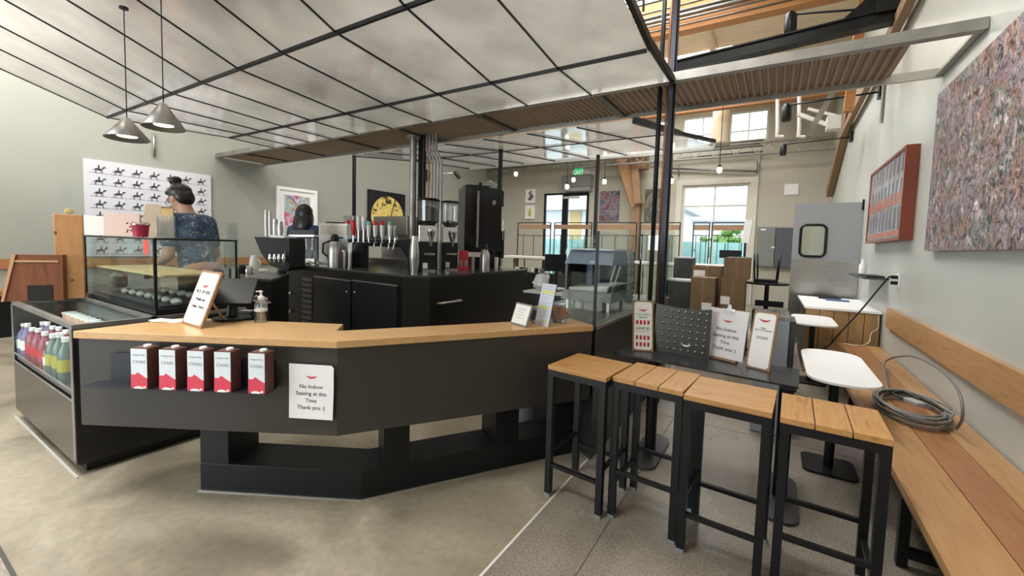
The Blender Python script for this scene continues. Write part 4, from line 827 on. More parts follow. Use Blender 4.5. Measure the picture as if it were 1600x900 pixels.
# boxes by the window
BX = [(1081, 1118, 432, 6.6, 'cardboard box with pale label, front left below the white topped box', .28), (1084, 1127, 415, 7.1, 'taller cardboard box behind the front left one', .30)]
def carton(lab, x0, x1, y0, y1, z0, z1, label_pos=None):
    t = thing('cardboard_box', lab, 'box', ((x0+x1)/2, y0, z0), 'cardboard boxes stacked near the far window')
    b = MB(); b.box((x0, y0, z0), (x1, y1, z1)); b.build('carton', CARD, t); b = MB(); b.box(((x0+x1)/2-.02, y0-.001, z0+.01), ((x0+x1)/2+.02, y0-.0002, z1)); b.box(((x0+x1)/2-.02, y0, z1), ((x0+x1)/2+.02, y1, z1+.001)); b.build('tape', TAPE, t)
    if label_pos: b = MB(); b.box((x0+(x1-x0)*label_pos[0], y0-.002, z0+(z1-z0)*label_pos[1]), (x0+(x1-x0)*(label_pos[0]+.4), y0-.0012, z0+(z1-z0)*(label_pos[1]+.2))); b.build('shipping_label', PAPERW, t)
L0, L1 = Y(1079, 450, 6.3).x, Y(1117, 450, 6.3).x; zt1 = Y(1098, 434, 6.3).z
carton('lowest cardboard box of the left front pile', L0-.02, L1+.03, 6.3, 6.7, .002, .42); carton('left front cardboard box with white label, topmost of its pile', L0, L1, 6.3, 6.68, .421, zt1, (.5, .25))
M0, M1_ = Y(1082, 420, 6.8).x, Y(1127, 420, 6.8).x; zt1 = Y(1105, 416, 6.8).z
carton('lowest cardboard box behind the left front pile', M0, M1_, 6.8, 7.2, .002, .55); carton('cardboard box with pale top behind the left front pile', M0, M1_, 6.8, 7.2, .551, zt1, (.05, .7))
R0, R1 = Y(1129, 450, 6.4).x, Y(1168, 450, 6.4).x; za = Y(1150, 436, 6.4).z; zb = Y(1150, 403, 6.4).z
carton('lowest cardboard box of the right pile', R0, R1+.02, 6.4, 6.8, .002, .50); carton('middle cardboard box with white label in the right pile', R0-.02, R1-.03, 6.4, 6.8, .501, za, (.0, .35)); carton('topmost cardboard box of the right pile under papers', R0, R1+.01, 6.4, 6.82, za+.001, zb)
for k in range(3): b = MB(frame(((R0+R1)/2+.03*k, 6.6+.02*k, zb+.004+.004*k), .3*k)); b.box((-.12, -.09, -.001), (.12, .09, .002)); tag(b.build('loose_sheet', [PAPERW, BLK, mat('blue_grey_print', (.2, .25, .35), .5)][k]), ['white sheet lying under others on the top box', 'black sheet in the middle of the papers on top box', 'blue grey print on top of the papers'][k], 'paper', 'sheets on the top cardboard box')
p = Y(1141, 400, 7.4); t = thing('monitor', 'black flat monitor standing behind the stacked boxes', 'monitor', (p.x, 7.0, .9)); b = MB(); b.box((p.x-.16, 7.4, zb-.02), (p.x+.16, 7.43, Y(1141, 391, 7.4).z)); b.build('screen', BLK, t); b = MB(); b.box((p.x-.03, 7.4, .9), (p.x+.03, 7.43, zb-.021)); b.box((p.x-.2, 7.35, .86), (p.x+.2, 7.5, .9)); b.build('stand', BLK, t)
b = MB(); b.box((p.x-.24, 7.25, 0), (p.x+.24, 7.6, .859)); tag(b.build('low_cabinet', BLK2), 'low black cabinet holding the monitor behind the boxes', 'cabinet')
for k, (a_, c_, z0, z1) in enumerate(((1052, 1080, 0, 402), (1040, 1079, 0, 438))):
    yy = 7.6-.9*k; x0, x1 = Y(a_, 430, yy).x, Y(c_, 430, yy).x; zz = Y(1066, z1, yy).z; b = MB(); b.box((x0, yy, 0), (x1, yy+.4, zz-.02)); t = thing('equipment_crate', ['tall dark crate left of the cardboard boxes', 'lower dark crate with pale lid left of the boxes'][k], 'crate', (x0, yy, 0)); b.build('body', mat('crate_dark', (.045, .043, .04), .5), t); b = MB(); b.box((x0-.01, yy-.01, zz-.019), (x1+.01, yy+.41, zz+.005)); b.build('lid', mat('pale_lid', (.55, .56, .57), .4), t)
# upturned stools on round table
p = Y(1199, 441, 6.9); zt_ = p.z; t = thing('round_table', 'round black table with a stool turned upside down on it', 'table', (p.x, 6.9, 0)); b = MB(); b.lathe((p.x, 6.9, zt_-.03), [(.27, 0), (.27, .025)], 28); b.build('tabletop', BLK, t); b = MB(); b.cyl((p.x, 6.9, .02), (p.x, 6.9, zt_-.031), .03); b.build('post', BLK, t); b = MB(); b.lathe((p.x, 6.9, 0), [(.22, .003), (.2, .02)], 20); b.build('foot', BLK, t)
t = thing('upturned_stool', 'black stool resting upside down on the round table', 'stool', (p.x, 6.9, zt_)); b = MB(); b.box((p.x-.17, 6.8, zt_-.003), (p.x+.13, 7.05, zt_+.04)); b.build('seat', BLK, t)
for x_, y_ in ((-.16, 6.82), (.12, 6.82), (-.13, 7.03), (.11, 7.03)): b = MB(); b.cyl((p.x+x_, y_, zt_+.041), (p.x+x_*1.15, y_, zt_+.40), .012, n=8); b.build('leg', BLK, t)
for k in range(3):
    zz = .1+.17*k; xx = p.x+.04; t = thing('stacked_chair', ['lowest black chair of the low stack by the right wall', 'middle black chair of the low stack', 'top black chair of the low stack under the round table edge'][k], 'chair', (xx, 6.5, zz), 'black chairs stacked beside the boxes'); pass
    b = MB(); b.box((xx-.19, 6.35, zz+.2), (xx+.19, 6.6, zz+.22)); b.build('seat', BLK, t); b = MB(); b.box((xx-.17, 6.62, zz+.25), (xx+.17, 6.64, zz+.33)); b.build('backrest', BLK, t)
    for sx in (-.18, .18):
        for yy in (6.36, 6.635): b = MB(); b.cyl((xx+sx, yy, zz-.1 if k == 0 else zz+.065), (xx+sx, yy, zz+.2), .01, n=6); b.build('leg', BLK, t)
# electrical panels, plaque, hanging sheet
p0, p1 = Y(1184, 355, YF), Y(1212, 416, YF); b = MB(); b.box((p0.x, YF-.16, p1.z), (p1.x-.06, YF-.005, p0.z)); t = thing('electrical_panel', 'grey green electrical panel with white label on the far wall', 'electrical panel', (p0.x, YF-.1, p1.z)); b.build('cabinet', mat('panel_green_grey', (.20, .215, .20), .45), t); b = MB(); b.box((p0.x+.08, YF-.163, p0.z-.09), (p0.x+.2, YF-.161, p0.z-.05)); b.box((p1.x-.14, YF-.163, p0.z-.55), (p1.x-.05, YF-.161, p0.z-.52)); b.build('label', PAPERW, t)
p0, p1 = Y(1213, 356, YF), Y(1238, 419, YF); b = MB(); b.box((p0.x, YF-.15, p1.z), (p1.x, YF-.005, p0.z)); t = thing('electrical_panel', 'darker blue grey electrical panel beside the swing door', 'electrical panel', (p0.x, YF-.1, p1.z)); b.build('cabinet', mat('panel_blue_grey', (.085, .095, .11), .45), t); b = MB(); b.box((p0.x+.02, YF-.155, p1.z+.02), (p1.x-.02, YF-.1505, p0.z-.02)); b.build('door', mat('panel_blue_grey', (.085, .095, .11), .45), t)
p0, p1 = Y(1226, 288, YF), Y(1247, 304, YF); b = MB(); b.box((p0.x, YF-.03, p1.z), (p1.x, YF-.002, p0.z)); tag(b.build('wall_plaque', PAPERW), 'small blank pale square sheet high on the far wall', 'plaque')
yy = 8.6; q = [Y(*p, yy) for p in ((1158, 379), (1170, 380), (1176, 344), (1164, 343))]; t = thing('clipboard_sheet', 'white sheet on stand edge-on in front of the far window', 'sheet', q[0]); b = MB(); b.hull(q, [v+Vector((.01, .03, 0)) for v in q]); b.build('sheet', PAPERW, t); m_ = (q[0]+q[1])/2; b = MB(); b.cyl((m_.x, yy+.02, 0), (m_.x, yy+.02, m_.z), .015); b.build('stand', BLK, t)
b = MB(); x0 = Y(1184, 300, YF).x; b.box((x0-.04, YF-.05, 0), (x0, YF-.002, 4.1)); struct(b.build('trim_8', MATS['cream_frame']))
# paintings right wall
ART1 = art_mat('thick_impasto')
pa = X(1462, 392, XR-.05); pt = X(1498, 104, XR-.05)
t = thing('large_painting', 'huge thickly painted grey and rust abstract canvas on the right wall', 'painting', (XR-.03, 3.5, pa.z))
b = MB(); b.box((XR-.055, 2.05, pa.z), (XR-.002, 4.50, X(1500, 116, XR-.05).z)); b.build('canvas', ART1, t)
p0 = X(1367, 273, XR-.06); p1 = X(1411, 375, XR-.06); yA, yB = p0.y, X(1426, 224, XR-.06).y; zb_, zt_ = p1.z, (p0.z+X(1426, 224, XR-.06).z)/2
t = thing('framed_print', 'reddish framed print with grey and orange stripes on the right wall', 'picture', (XR-.03, yB, zb_))
b = MB(); b.box((XR-.10, yB, zb_), (XR-.002, yB+.03, zt_)); b.box((XR-.10, yA-.03, zb_), (XR-.002, yA, zt_)); b.box((XR-.10, yB+.03, zb_), (XR-.002, yA-.03, zb_+.03)); b.box((XR-.10, yB+.03, zt_-.03), (XR-.002, yA-.03, zt_)); b.build('frame', mat('red_brown_frame', (.20, .045, .025), .35), t)
PR1 = ramp_mat('stripe_print', [(.10, .10, .11), (.33, .33, .36), (.14, .13, .15), (.40, .38, .40)], 3, .25, 3, .5, (1, 5, .7))
b = MB(); b.box((XR-.09, yB+.03, zb_+.03), (XR-.01, yA-.03, zt_-.03)); b.build('print', PR1, t)
b = MB(); b.box((XR-.092, yB+.035, zb_+.36), (XR-.0905, yA-.035, zb_+.47)); b.box((XR-.092, yB+.035, zb_+.05), (XR-.0905, yA-.035, zb_+.10)); b.build('orange_band', mat('orange_band', (.52, .20, .12), .4, noise=.5, nscale=6), t)
for r_ in range(3):
    for k in range(9): y_ = yB+.12+k*(yA-yB-.2)/9; b = MB(); b.box((XR-.093, y_, zb_+.12+.27*r_), (XR-.0905, y_+.05, zb_+.32+.27*r_)); b.build('bottle_shape', mat('print_shape', (.17, .16, .18) if 1 else 0, .4), t)
# arm lamps
def arm_lamp(lab, wpx, hpx, big=1):
    p = X(*wpx, XR); h = Y(*hpx, p.y); t = thing('arm_light', lab, 'wall lamp', p, 'black arm spot lamps on the right wall')
    b = MB(); b.box((XR-.05, p.y-.07, p.z-.08), (XR-.001, p.y+.07, p.z+.10)); b.build('mount', BLK, t); b = MB(); b.cyl((XR-.05, p.y, p.z), (h.x, p.y, h.z+.10), .012*big, n=8); b.build('arm', BLK, t)
    b = MB(); b.lathe((h.x, p.y, h.z-.12*big), [(.055*big, 0), (.065*big, .04), (.06*big, .2*big), (.03, .24*big)], 16); b.build('lamp_head', BLK, t)
arm_lamp('black arm spot lamp nearer the tray, on the right wall', (1380, 143), (1229, 176)); arm_lamp('black arm spot lamp farther back, low on the right wall', (1333, 214), (1224, 234), .9); arm_lamp('black arm spot lamp highest up beside the steel beam', (1420, 8), (1235, 36), 1.1)
b = MB(); p = X(1379, 160, XR-.02); b.cyl((XR-.02, p.y, X(1374, 195, XR-.02).z), (XR-.02, p.y, X(1382, 92, XR-.02).z), .018); struct(b.build('wall_conduit', GALV))
# ================================================================ ISLAND BAR
IZ = 1.07; ix0, ix1, iy0, iy1 = -5.95, -3.15, 3.14, 5.35
isl = thing('bar_island', 'black bar island with louvres and two doors, dark stone top', 'counter', (-4.5, 4, 0))
poly = [(ix0, iy0+.16), (-3.39, iy0), (ix1, iy0+.17), (ix1, iy1), (-5.62, iy1), (-5.62, 3.62), (ix0, 3.62)]
b = MB(); b.prism(poly, IZ-.03, IZ); b.build('worktop', mat('dark_stone', (.055, .055, .055), .12), isl, bevel=.004)
cx_, cy_ = -4.5, 4.2; inn = [(cx_+(x-cx_)*.99, cy_+(y-cy_)*.985) for x, y in poly]
b = MB(); b.prism(inn, .08, IZ-.031); b.prism([(cx_+(x-cx_)*.96, cy_+(y-cy_)*.94) for x, y in poly], .002, .08); b.build('body', BLK2, isl)
fa, fb_ = Vector(inn[0]+(0,)), Vector(inn[1]+(0,)); fd = (fb_-fa).normalized(); fn = Vector((fd.y, -fd.x, 0)); fy = math.atan2(fd.y, fd.x)
def FI(px, py): return W(px, py, fa+fn*.004, fn)
def facebox(px0, py0, px1, py1, name, m, t0=.002, t1=.02, parent=isl, bev=0):
    a, c = FI(px0, (py0+py1)/2), FI(px1, (py0+py1)/2); zt = FI((px0+px1)/2, py0).z; zb = FI((px0+px1)/2, py1).z
    M = frame(fa+fn*.0, fy); u0, u1 = (a-fa).dot(fd), (c-fa).dot(fd); b = MB(M); b.box((u0, -t1, zb), (u1, -t0, zt)); return b.build(name, m, parent, bevel=bev), M, u0, u1, zb, zt
DRM = mat('cabinet_door_black', (.022, .025, .031), .3)
for k, (a, c) in enumerate(((492, 549), (552, 621))):
    d, M, u0, u1, zb, zt = facebox(a, 436+k*7, c, 560, 'cabinet_door', DRM, bev=.002)
    ku = u1-.06 if k == 0 else u0+.06; b = MB(M); b.ell((ku, -.028, zt-.13), (.012, .010, .012), n=10, k=6); b.build('door_knob', CHROME, d)
    b = MB(M); b.box((u0, -.024, zt), (u1, -.002, zt+.012)); b.build('door_top_rail', ALU, d)
for k in range(10):
    y = 434+k*8.5; lo, M, u0, u1, zb, zt = facebox(473, y, 488, y+5, 'louvre', mat('louvre_grey', (.16, .16, .16), .4, .5), .001, .014)
for py in (458, 486): p = FI(456, py); b = MB(frame(p, fy)); b.lathe((0, -.02, 0), [(.0, -.02)]*1+[(.02, -.018), (.024, 0), (.02, .018)], 12); b.build('round_socket', ALU, isl)
b = MB(); p0 = X(686, 474, ix1+.03); p1 = X(719, 469, ix1+.03); b.cyl((ix1+.05, p0.y, p0.z), (ix1+.05, p1.y, p0.z), .012, n=8); b.box((ix1-.02, p0.y, p0.z-.01), (ix1+.05, p0.y+.015, p0.z+.01)); b.box((ix1-.02, p1.y-.015, p0.z-.01), (ix1+.05, p1.y, p0.z+.01)); b.build('drawer_handle', ALU, isl)
def at(px, py, z=IZ): p = Z(px, py, z); p.z = z+.0005; return p
def dep(p): return (p-C0).dot(RF)
def sz(px, p): return px*dep(p)/F
VW = .55
# boiler / steel oven at left back of the island
p = at(520, 413); t = thing('steel_brewer', 'brushed steel brewing machine at the left back of the island', 'coffee machine', p); w_, h_ = sz(54, p), sz(64, p); M = frame(p, .25)
b = MB(M); b.box((-w_/2, 0, 0), (w_/2, .18, h_)); b.build('housing', STEEL, t, bevel=.004); b = MB(M); b.box((-w_/2+.04, -.012, h_*.72), (w_/2, 0, h_*.95)); b.build('control_panel', mat('warm_steel', (.38, .34, .29), .35, .8), t)
for k in range(3): b = MB(M); b.ell((-w_*.25+k*.13, -.014, h_*.83), (.01, .006, .01), n=8, k=5); b.build('button', PAPERW, t)
b = MB(M); b.box((-w_*.3, .03, h_), (w_*.1, .2, h_+.02)); b.build('top_tray', BLK, t)
def carafe(lab, p, h, name='thermal_carafe', handle=-1, grp=None):
    t = thing(name, lab, 'carafe', p, grp); r = h*.19; b = MB(); b.lathe(p, [(r, 0), (r*1.02, h*.55), (r*.75, h*.72), (r*.6, h*.78)], 18); b.build('body', STEEL, t)
    b = MB(); b.lathe(p+Vector((0, 0, h*.78)), [(r*.62, 0), (r*.66, h*.08), (r*.5, h*.16), (r*.3, h*.22)], 14); b.bar(p+Vector((0, 0, h*.93)), p+RX*(-handle)*r*1.3+Vector((0, 0, h*.88)), .02); b.build('lid', BLK, t)
    b = MB(); e = RX*handle; b.tube([p+e*r*.7+Vector((0, 0, h*.8)), p+e*r*1.8+Vector((0, 0, h*.72)), p+e*r*1.9+Vector((0, 0, h*.45)), p+e*r+Vector((0, 0, h*.3))], h*.03, 8); b.build('handle', BLK, t)
p = at(523, 418); carafe('steel thermal carafe with black handle, left on the island', p, sz(52, p))
p = at(537, 417); t = tag(MB().lathe(p, [(.05, 0), (.055, .16), (.045, .2), (.02, .22)], 16).build('steel_pitcher', STEEL), 'small steel pitcher between the carafe and black canister', 'pitcher')
p = at(556, 417); t = thing('black_canister', 'black and grey canister under the red tap handles', 'canister', p); w_, h_ = sz(27, p), sz(38, p); b = MB(frame(p, .3)); b.box((-w_/2+.051, 0, 0), (w_/2, .12, h_)); b.build('body', BLK, t, bevel=.01); b = MB(frame(p, .3)); b.box((-w_/2-.012, .01, 0), (-w_/2+.05, .11, h_*.98)); b.build('side', GALV, t)
# draught tap rail
yt = 3.88; a, c = Y(533, 377, yt), Y(640, 383, yt); zr = (a.z+c.z)/2
tt = thing('tap_rail', 'black draught tap rail with red, white and teal handles', 'drinks tap', (c.x, yt, IZ))
b = MB(); b.box((a.x, yt, zr-.045), (c.x-.02, yt+.10, zr+.05)); b.build('rail', BLK, tt, bevel=.006)
b = MB(); b.prism([(c.x-.16, zr-.045), (c.x-.02, IZ+.14), (c.x-.02, IZ+.001), (c.x+.10, IZ+.001), (c.x+.10, zr+.08), (c.x-.16, zr+.05)], yt-.01, yt+.14, 1); b.build('support', BLK, tt); b = MB(); b.box((a.x+.12, yt+.02, IZ+.001), (a.x+.18, yt+.08, zr-.046)); b.build('leg', BLK, tt)
TEAL = mat('teal_handle', (.22, .60, .48), .4); HR = mat('handle_red', (.68, .03, .05), .35); HW = mat('handle_white', (.90, .90, .90), .5)
spec = [(543, 368, 344, HR, HR, .026), (552, 368, 344, HR, HR, .026), (560, 360, 337, HW, HW, .022), (568, 360, 337, HW, HW, .022), (576, 370, 345, HW, TEAL, .022), (586, 370, 345, HW, HR, .022), (597, 370, 345, HW, HR, .022), (609, 370, 345, HW, TEAL, .022), (617, 372, 352, ALU, ALU, .010)]
for px, y1_, y0_, m1_, m2_, r in spec:
    p = Y(px, 375, yt-.05); zb = Y(px, y1_, yt-.05).z; zt = Y(px, y0_, yt-.05).z; x = p.x; h = zt-zb
    b = MB(); b.cyl((x, yt, zr), (x, yt-.07, zr), .016, n=10); b.cyl((x, yt-.055, zr+.01), (x, yt-.075, zr-.075), .013, .010, n=10); b.cyl((x, yt-.05, zr), (x, yt-.05, zb+.005), .009, n=8); f = b.build('faucet', CHROME, tt)
    b = MB(); b.hull([(x-r*.7, yt-.065, zb), (x+r*.7, yt-.065, zb), (x+r*.7, yt-.035, zb), (x-r*.7, yt-.035, zb)], [(x-r, yt-.07, zb+h*.72), (x+r, yt-.07, zb+h*.72), (x+r, yt-.03, zb+h*.72), (x-r, yt-.03, zb+h*.72)]); b.build('tap_handle', m1_, tt)
    b = MB(); s_ = 1 if px % 2 else -1; b.hull([(x-r, yt-.07, zb+h*.721), (x+r, yt-.07, zb+h*.721), (x+r, yt-.03, zb+h*.721), (x-r, yt-.03, zb+h*.721)], [(x-r, yt-.07, zb+h*(.85+.15*(s_ < 0))), (x+r*.9, yt-.07, zb+h*(.85+.15*(s_ > 0))), (x+r*.9, yt-.03, zb+h*(.85+.15*(s_ > 0))), (x-r, yt-.03, zb+h*(.85+.15*(s_ < 0)))]); b.build('handle_tip', m2_, tt)
# grey equipment behind the taps
p = Y(605, 372, 4.6); t = thing('espresso_machine', 'wide grey steel espresso machine behind the drinks taps', 'coffee machine', (p.x, 4.6, IZ)); x0, x1 = Y(583, 360, 4.6).x, Y(636, 360, 4.6).x; zt = Y(600, 338, 4.6).z
b = MB(); b.box((x0, 4.6, zt-.30), (x1, 5.0, zt)); b.build('upper_housing', mat('taupe_steel', (.26, .24, .21), .35, .7), t, bevel=.01)
b = MB(); b.box((x0+.03, 4.75, IZ+.001), (x1-.03, 5.0, zt-.301)); b.build('base', STEEL, t); b = MB(); b.box((x0, 4.5, IZ+.001), (x1, 4.749, IZ+.08)); b.build('drip_tray', STEEL, t)
for k in range(3): b = MB(); b.cyl((x0+.15+k*.16, 4.66, zt-.30), (x0+.15+k*.16, 4.66, zt-.38), .03, n=12); b.bar((x0+.15+k*.16, 4.66, zt-.36), (x0+.15+k*.16, 4.48, zt-.37), .02); b.build('group_head', CHROME, t)
p = Y(545, 350, 4.05); b = MB(); b.box((p.x-.13, 4.05, IZ+.001), (p.x+.10, 4.3, Y(545, 337, 4.05).z)); t = tag(b.build('grey_machine', GALV, None, bevel=.01), 'grey boxy machine behind the red tap handles', 'machine')
# cup tower, grinders
p = at(647, 425); h = sz(56, p); t = thing('cup_tower', 'stack of shiny steel cups beside the first grinder', 'cups', p); b = MB(); r = sz(7, p)
b.lathe(p, [(r*.8, 0), (r*1.1, h*.35), (r*1.05, h*.6), (r*.8, h*.85), (r*.7, h)], 16); b.build('cups', STEEL, t)
def grinder(lab, bx, by, px_w, hop_top, body_top, grp=None):
    p = at(bx, by); w_ = sz(px_w, p); t = thing('coffee_grinder', lab, 'coffee grinder', p, 'coffee grinders on the island'); M = frame(p, .75); d = dep(p)
    zb = D(bx, body_top, d).z-IZ; zt = D(bx, hop_top, d).z-IZ
    b = MB(M); b.box((-w_*.42, -.05, .0), (w_*.42, .16, zb*.62)); b.build('body', BLK, t, bevel=.01)
    b = MB(M); b.box((-w_*.40, -.04, zb*.62), (w_*.40, .15, zb)); b.build('motor_housing', STEEL, t, bevel=.012)
    b = MB(M); b.lathe((w_*.12, -.09, zb*.55), [(.018, 0), (.022, .05), (.055, .16), (.058, .20)], 16); b.build('doser', CHROME, t)
    b = MB(M); b.box((-.04, -.14, zb*.35), (.09, -.03, zb*.39)); b.build('fork', GALV, t); b = MB(M); b.box((-.06, -.16, 0), (.1, -.051, .02)); b.build('grounds_tray', GALV, t)
    b = MB(M); b.lathe((0, .05, zb+.001), [(w_*.25, 0), (w_*.44, .05), (w_*.46, (zt-zb)*.94)], 20); b.build('hopper', glass('smoky_plastic', (.45, .42, .40), gl=.12, flat=1, rough=.1) if hop_top < 314 else PLAST, t); b = MB(M); b.lathe((0, .05, zb+.004), [(w_*.22, 0), (w_*.40, .05), (w_*.42, (zt-zb)*(.62 if hop_top < 314 else .2)), (w_*.1, (zt-zb)*(.74 if hop_top < 314 else .26))], 18); b.build('beans', mat('coffee_beans', (.035, .02, .013), .5, noise=.5, nscale=60), t)
    b = MB(M); b.lathe((0, .05, zt-.02), [(w_*.48, 0), (w_*.5, .015), (w_*.44, .03)], 20); b.build('hopper_lid', BLK, t)
    b = MB(M); b.box((-w_*.2, -.052, .03), (0, -.0505, .10)); b.build('label', PAPERW, t)
grinder('tall coffee grinder with dark bean hopper, nearer the pipes', 668, 423, 36, 312, 352)
grinder('coffee grinder with clear hopper, nearer the tall black brewer', 702, 421, 30, 316, 355)
p = at(724, 421.5); t = thing('coffee_bag', 'bright red coffee bag between grinder and brewer', 'coffee bag', p); w_, h_ = sz(17, p), sz(30, p); b = MB(frame(p, .6)); b.hull([(-w_/2, -.03, 0), (w_/2, -.03, 0), (w_/2, .04, 0), (-w_/2, .04, 0)], [(-w_*.4, -.005, h_), (w_*.4, -.005, h_), (w_*.4, .01, h_), (-w_*.4, .01, h_)]); b.build('bag', RED, t, bevel=.004)
b = MB(frame(p, .6)); b.box((-w_*.36, -.033, h_*.2), (-w_*.08, -.030, h_*.5)); b.box((w_*.1, -.033, h_*.2), (w_*.38, -.030, h_*.5)); b.build('label', GREYINK, t)
# tall black brewer
p = Z(757, 418, IZ); p.z = IZ+.0005; d = dep(p); w_ = 66*d/F; zt = D(757, 294, d).z-IZ; M = frame(p, .95)
t = thing('batch_brewer', 'tall glossy black batch brewer standing on the island', 'coffee brewer', p); GB = mat('gloss_black', (.008, .008, .009), .12)
b = MB(M); b.box((-w_*.5, 0, zt*.20), (w_*.40, .42, zt)); b.build('tower', GB, t, bevel=.012)
b = MB(M); b.box((-w_*.46, .05, 0), (w_*.40, .42, zt*.20)); b.box((w_*.401, .03, zt*.12), (w_*.50, .35, zt*.48)); b.box((w_*.401, .05, zt*.78), (w_*.47, .3, zt*.98)); b.build('base', BLK, t, bevel=.004)
b = MB(M); b.box((-w_*.45, .04, zt), (w_*.1, .3, zt+.03)); b.cyl((-w_*.1, .1, zt+.03), (-w_*.1, .1, zt+.08), .03, .02); b.build('top_cap', BLK, t)
b = MB(M); b.box((-w_*.22, -.012, zt*.25), (-w_*.17, 0, zt*.95)); b.build('seam_strip', GALV, t)
b = MB(M); b.ell((w_*.2, -.003, zt*.82), (.03, .003, .04), n=14, k=6); b.build('badge', GALV, t)
b = MB(M); b.box((-w_*.45, -.006, zt*.13), (-w_*.05, .048, zt*.19)); b.build('paper_label', PAPERW, t)
b = MB(M); b.cyl((w_*.42, -.02, zt*.35), (w_*.42, -.02, zt*.6), .012, n=8); b.build('sight_tube', CHROME, t)
p2 = at(757, 421); carafe('steel carafe standing in front of the tall black brewer', p2, sz(40, p2), handle=1)
p3 = p+M.to_3x3() @ Vector((w_*.2, .2, zt+.002)); t = tag(MB().ell(p3+Vector((0, 0, .07)), (.10, .10, .07), n=12, k=8).jig(.014).build('plastic_wrap', PLAST), 'crumpled clear plastic wrap on top of the brewer', 'plastic wrap')
for k, (px, py, h) in enumerate(((738, 421, 20), (775, 418, 16), (782, 416, 18))):
    p = at(px, py); tag(MB().lathe(p, [(.03, 0), (.035, sz(h, p))], 12).build('steel_tin', [STEEL, WHITE, STEEL][k]), ['steel tin left of the brewer carafe', 'white tin right of the brewer carafe', 'steel tin farthest right at the brewer foot'][k], 'tin', 'small tins around the brewer foot')
p = at(542, 411); t = tag(MB().lathe(p, [(.05, 0), (.02, .02), (.015, .10), (.02, .11)], 12).build('tamper', CHROME), 'small chrome tamper behind the carafes', 'tamper')
# ---------------- left station
nrm0 = Vector((-RF.x, -RF.y, 0)).normalized()
sx0, sx1, sy0 = -5.25, -4.22, 2.30
t = thing('prep_cabinet', 'black prep cabinet with steel top left of the island', 'cabinet', (sx0, sy0, 0)); cp = [Z(372, 432, 1.0), Z(424, 437, 1.0), Z(452, 428, 1.0), Z(398, 423, 1.0)]; sx1, sy0 = cp[1].x, cp[1].y; cc_ = sum(cp, Vector())/4
b = MB(); b.prism([(cc_+(v-cc_)*.97).xy for v in cp], .002, .975); b.build('body', BLK2, t); b = MB(); b.prism([v.xy for v in cp], .976, 1.0); b.build('worktop', STEEL, t)
b = MB()
for k in range(5): b.ell((sx1-.30+k*.06, sy0-.02, .80+.01*(k % 2)), (.02, .018, .02), n=8, k=6)
b.box((sx1-.34, sy0-.05, .76), (sx1-.01, sy0-.001, .775)); b.build('cup_shelf', mat('pinkish_china', (.55, .42, .42), .4), t)
tp = [Z(438, 432, .98), Z(449, 429, .98)]; lo_ = [v+RX*dx for v, dx in zip(tp, (-.06, -.02))]; b = MB(); dv = -nrm0*.02
b.hull([Vector((v.x, v.y, .25)) for v in lo_]+[Vector((v.x, v.y, .25))+dv for v in lo_[::-1]], [v for v in tp]+[v+dv for v in tp[::-1]]); b.bm.verts.ensure_lookup_table()
for v in b.bm.verts: v.co += nrm0*.16+RX*.10
t2 = tag(b.build('towel', mat('navy_cloth', (.03, .04, .07), .8)), 'dark navy towel hanging at the prep cabinet corner', 'towel')
p = Z(425, 424, 1.0); p.z = 1.0; d = dep(p); M = frame(p, .6)
t = thing('espresso_machine', 'black espresso machine with slanted side panel on the prep cabinet', 'coffee machine', p)
q = lambda px, py: D(px, py, d)
pts = [q(397, 370), (q(408, 396)), q(422, 415), q(446, 424), q(452, 420), q(452, 372)]
nrm = Vector((-RF.x, -RF.y, 0)).normalized()
b = MB(); b.hull([v-nrm*.0 for v in pts], [v-nrm*.38 for v in pts]); b.build('side_panel', mat('espresso_grey', (.014, .015, .017), .65), t)
b = MB(); a_, c_ = q(424, 371), q(440, 371); b.hull([q(422, 367), q(444, 369), q(444, 372), q(422, 371)], [v-nrm*.3 for v in (q(422, 367), q(444, 369), q(444, 372), q(422, 371))]); b.build('cup_tray', PAPERW, t)
for k in range(4): v = q(425+k*7, 402)+nrm*.04; b = MB(); b.lathe(v-Vector((0, 0, .06)), [(.012, 0), (.020, .02), (.022, .05), (.014, .10)], 12); b.build('group_head', CHROME, t)
b = MB(); b.tube([q(447, 392)+nrm*.03, q(449, 405)+nrm*.05, q(446, 414)+nrm*.05], .005, 6); b.build('steam_wand', GALV, t)
def qz(px, py, dd): return D(px, py, dd)
for k, (px, y0_, y1_, r) in enumerate(((416, 328, 369, .022), (422, 330, 369, .022), (430, 342, 370, .034), (438, 346, 370, .036))):
    a_ = qz(px, y1_, d+.15); h = qz(px, y0_, d+.15).z-a_.z; tt_ = tag(MB().lathe(a_, [(r*.9, 0), (r, h*.6), (r*.8, h)], 14).build('steel_cup_stack', STEEL), ['tall narrow steel cup stack, leftmost on the espresso machine', 'second tall narrow steel cup stack on the espresso machine', 'short steel cup stack, third on the espresso machine', 'short steel cup stack, rightmost on the espresso machine'][k], 'cups', 'steel cup stacks on the espresso machine')
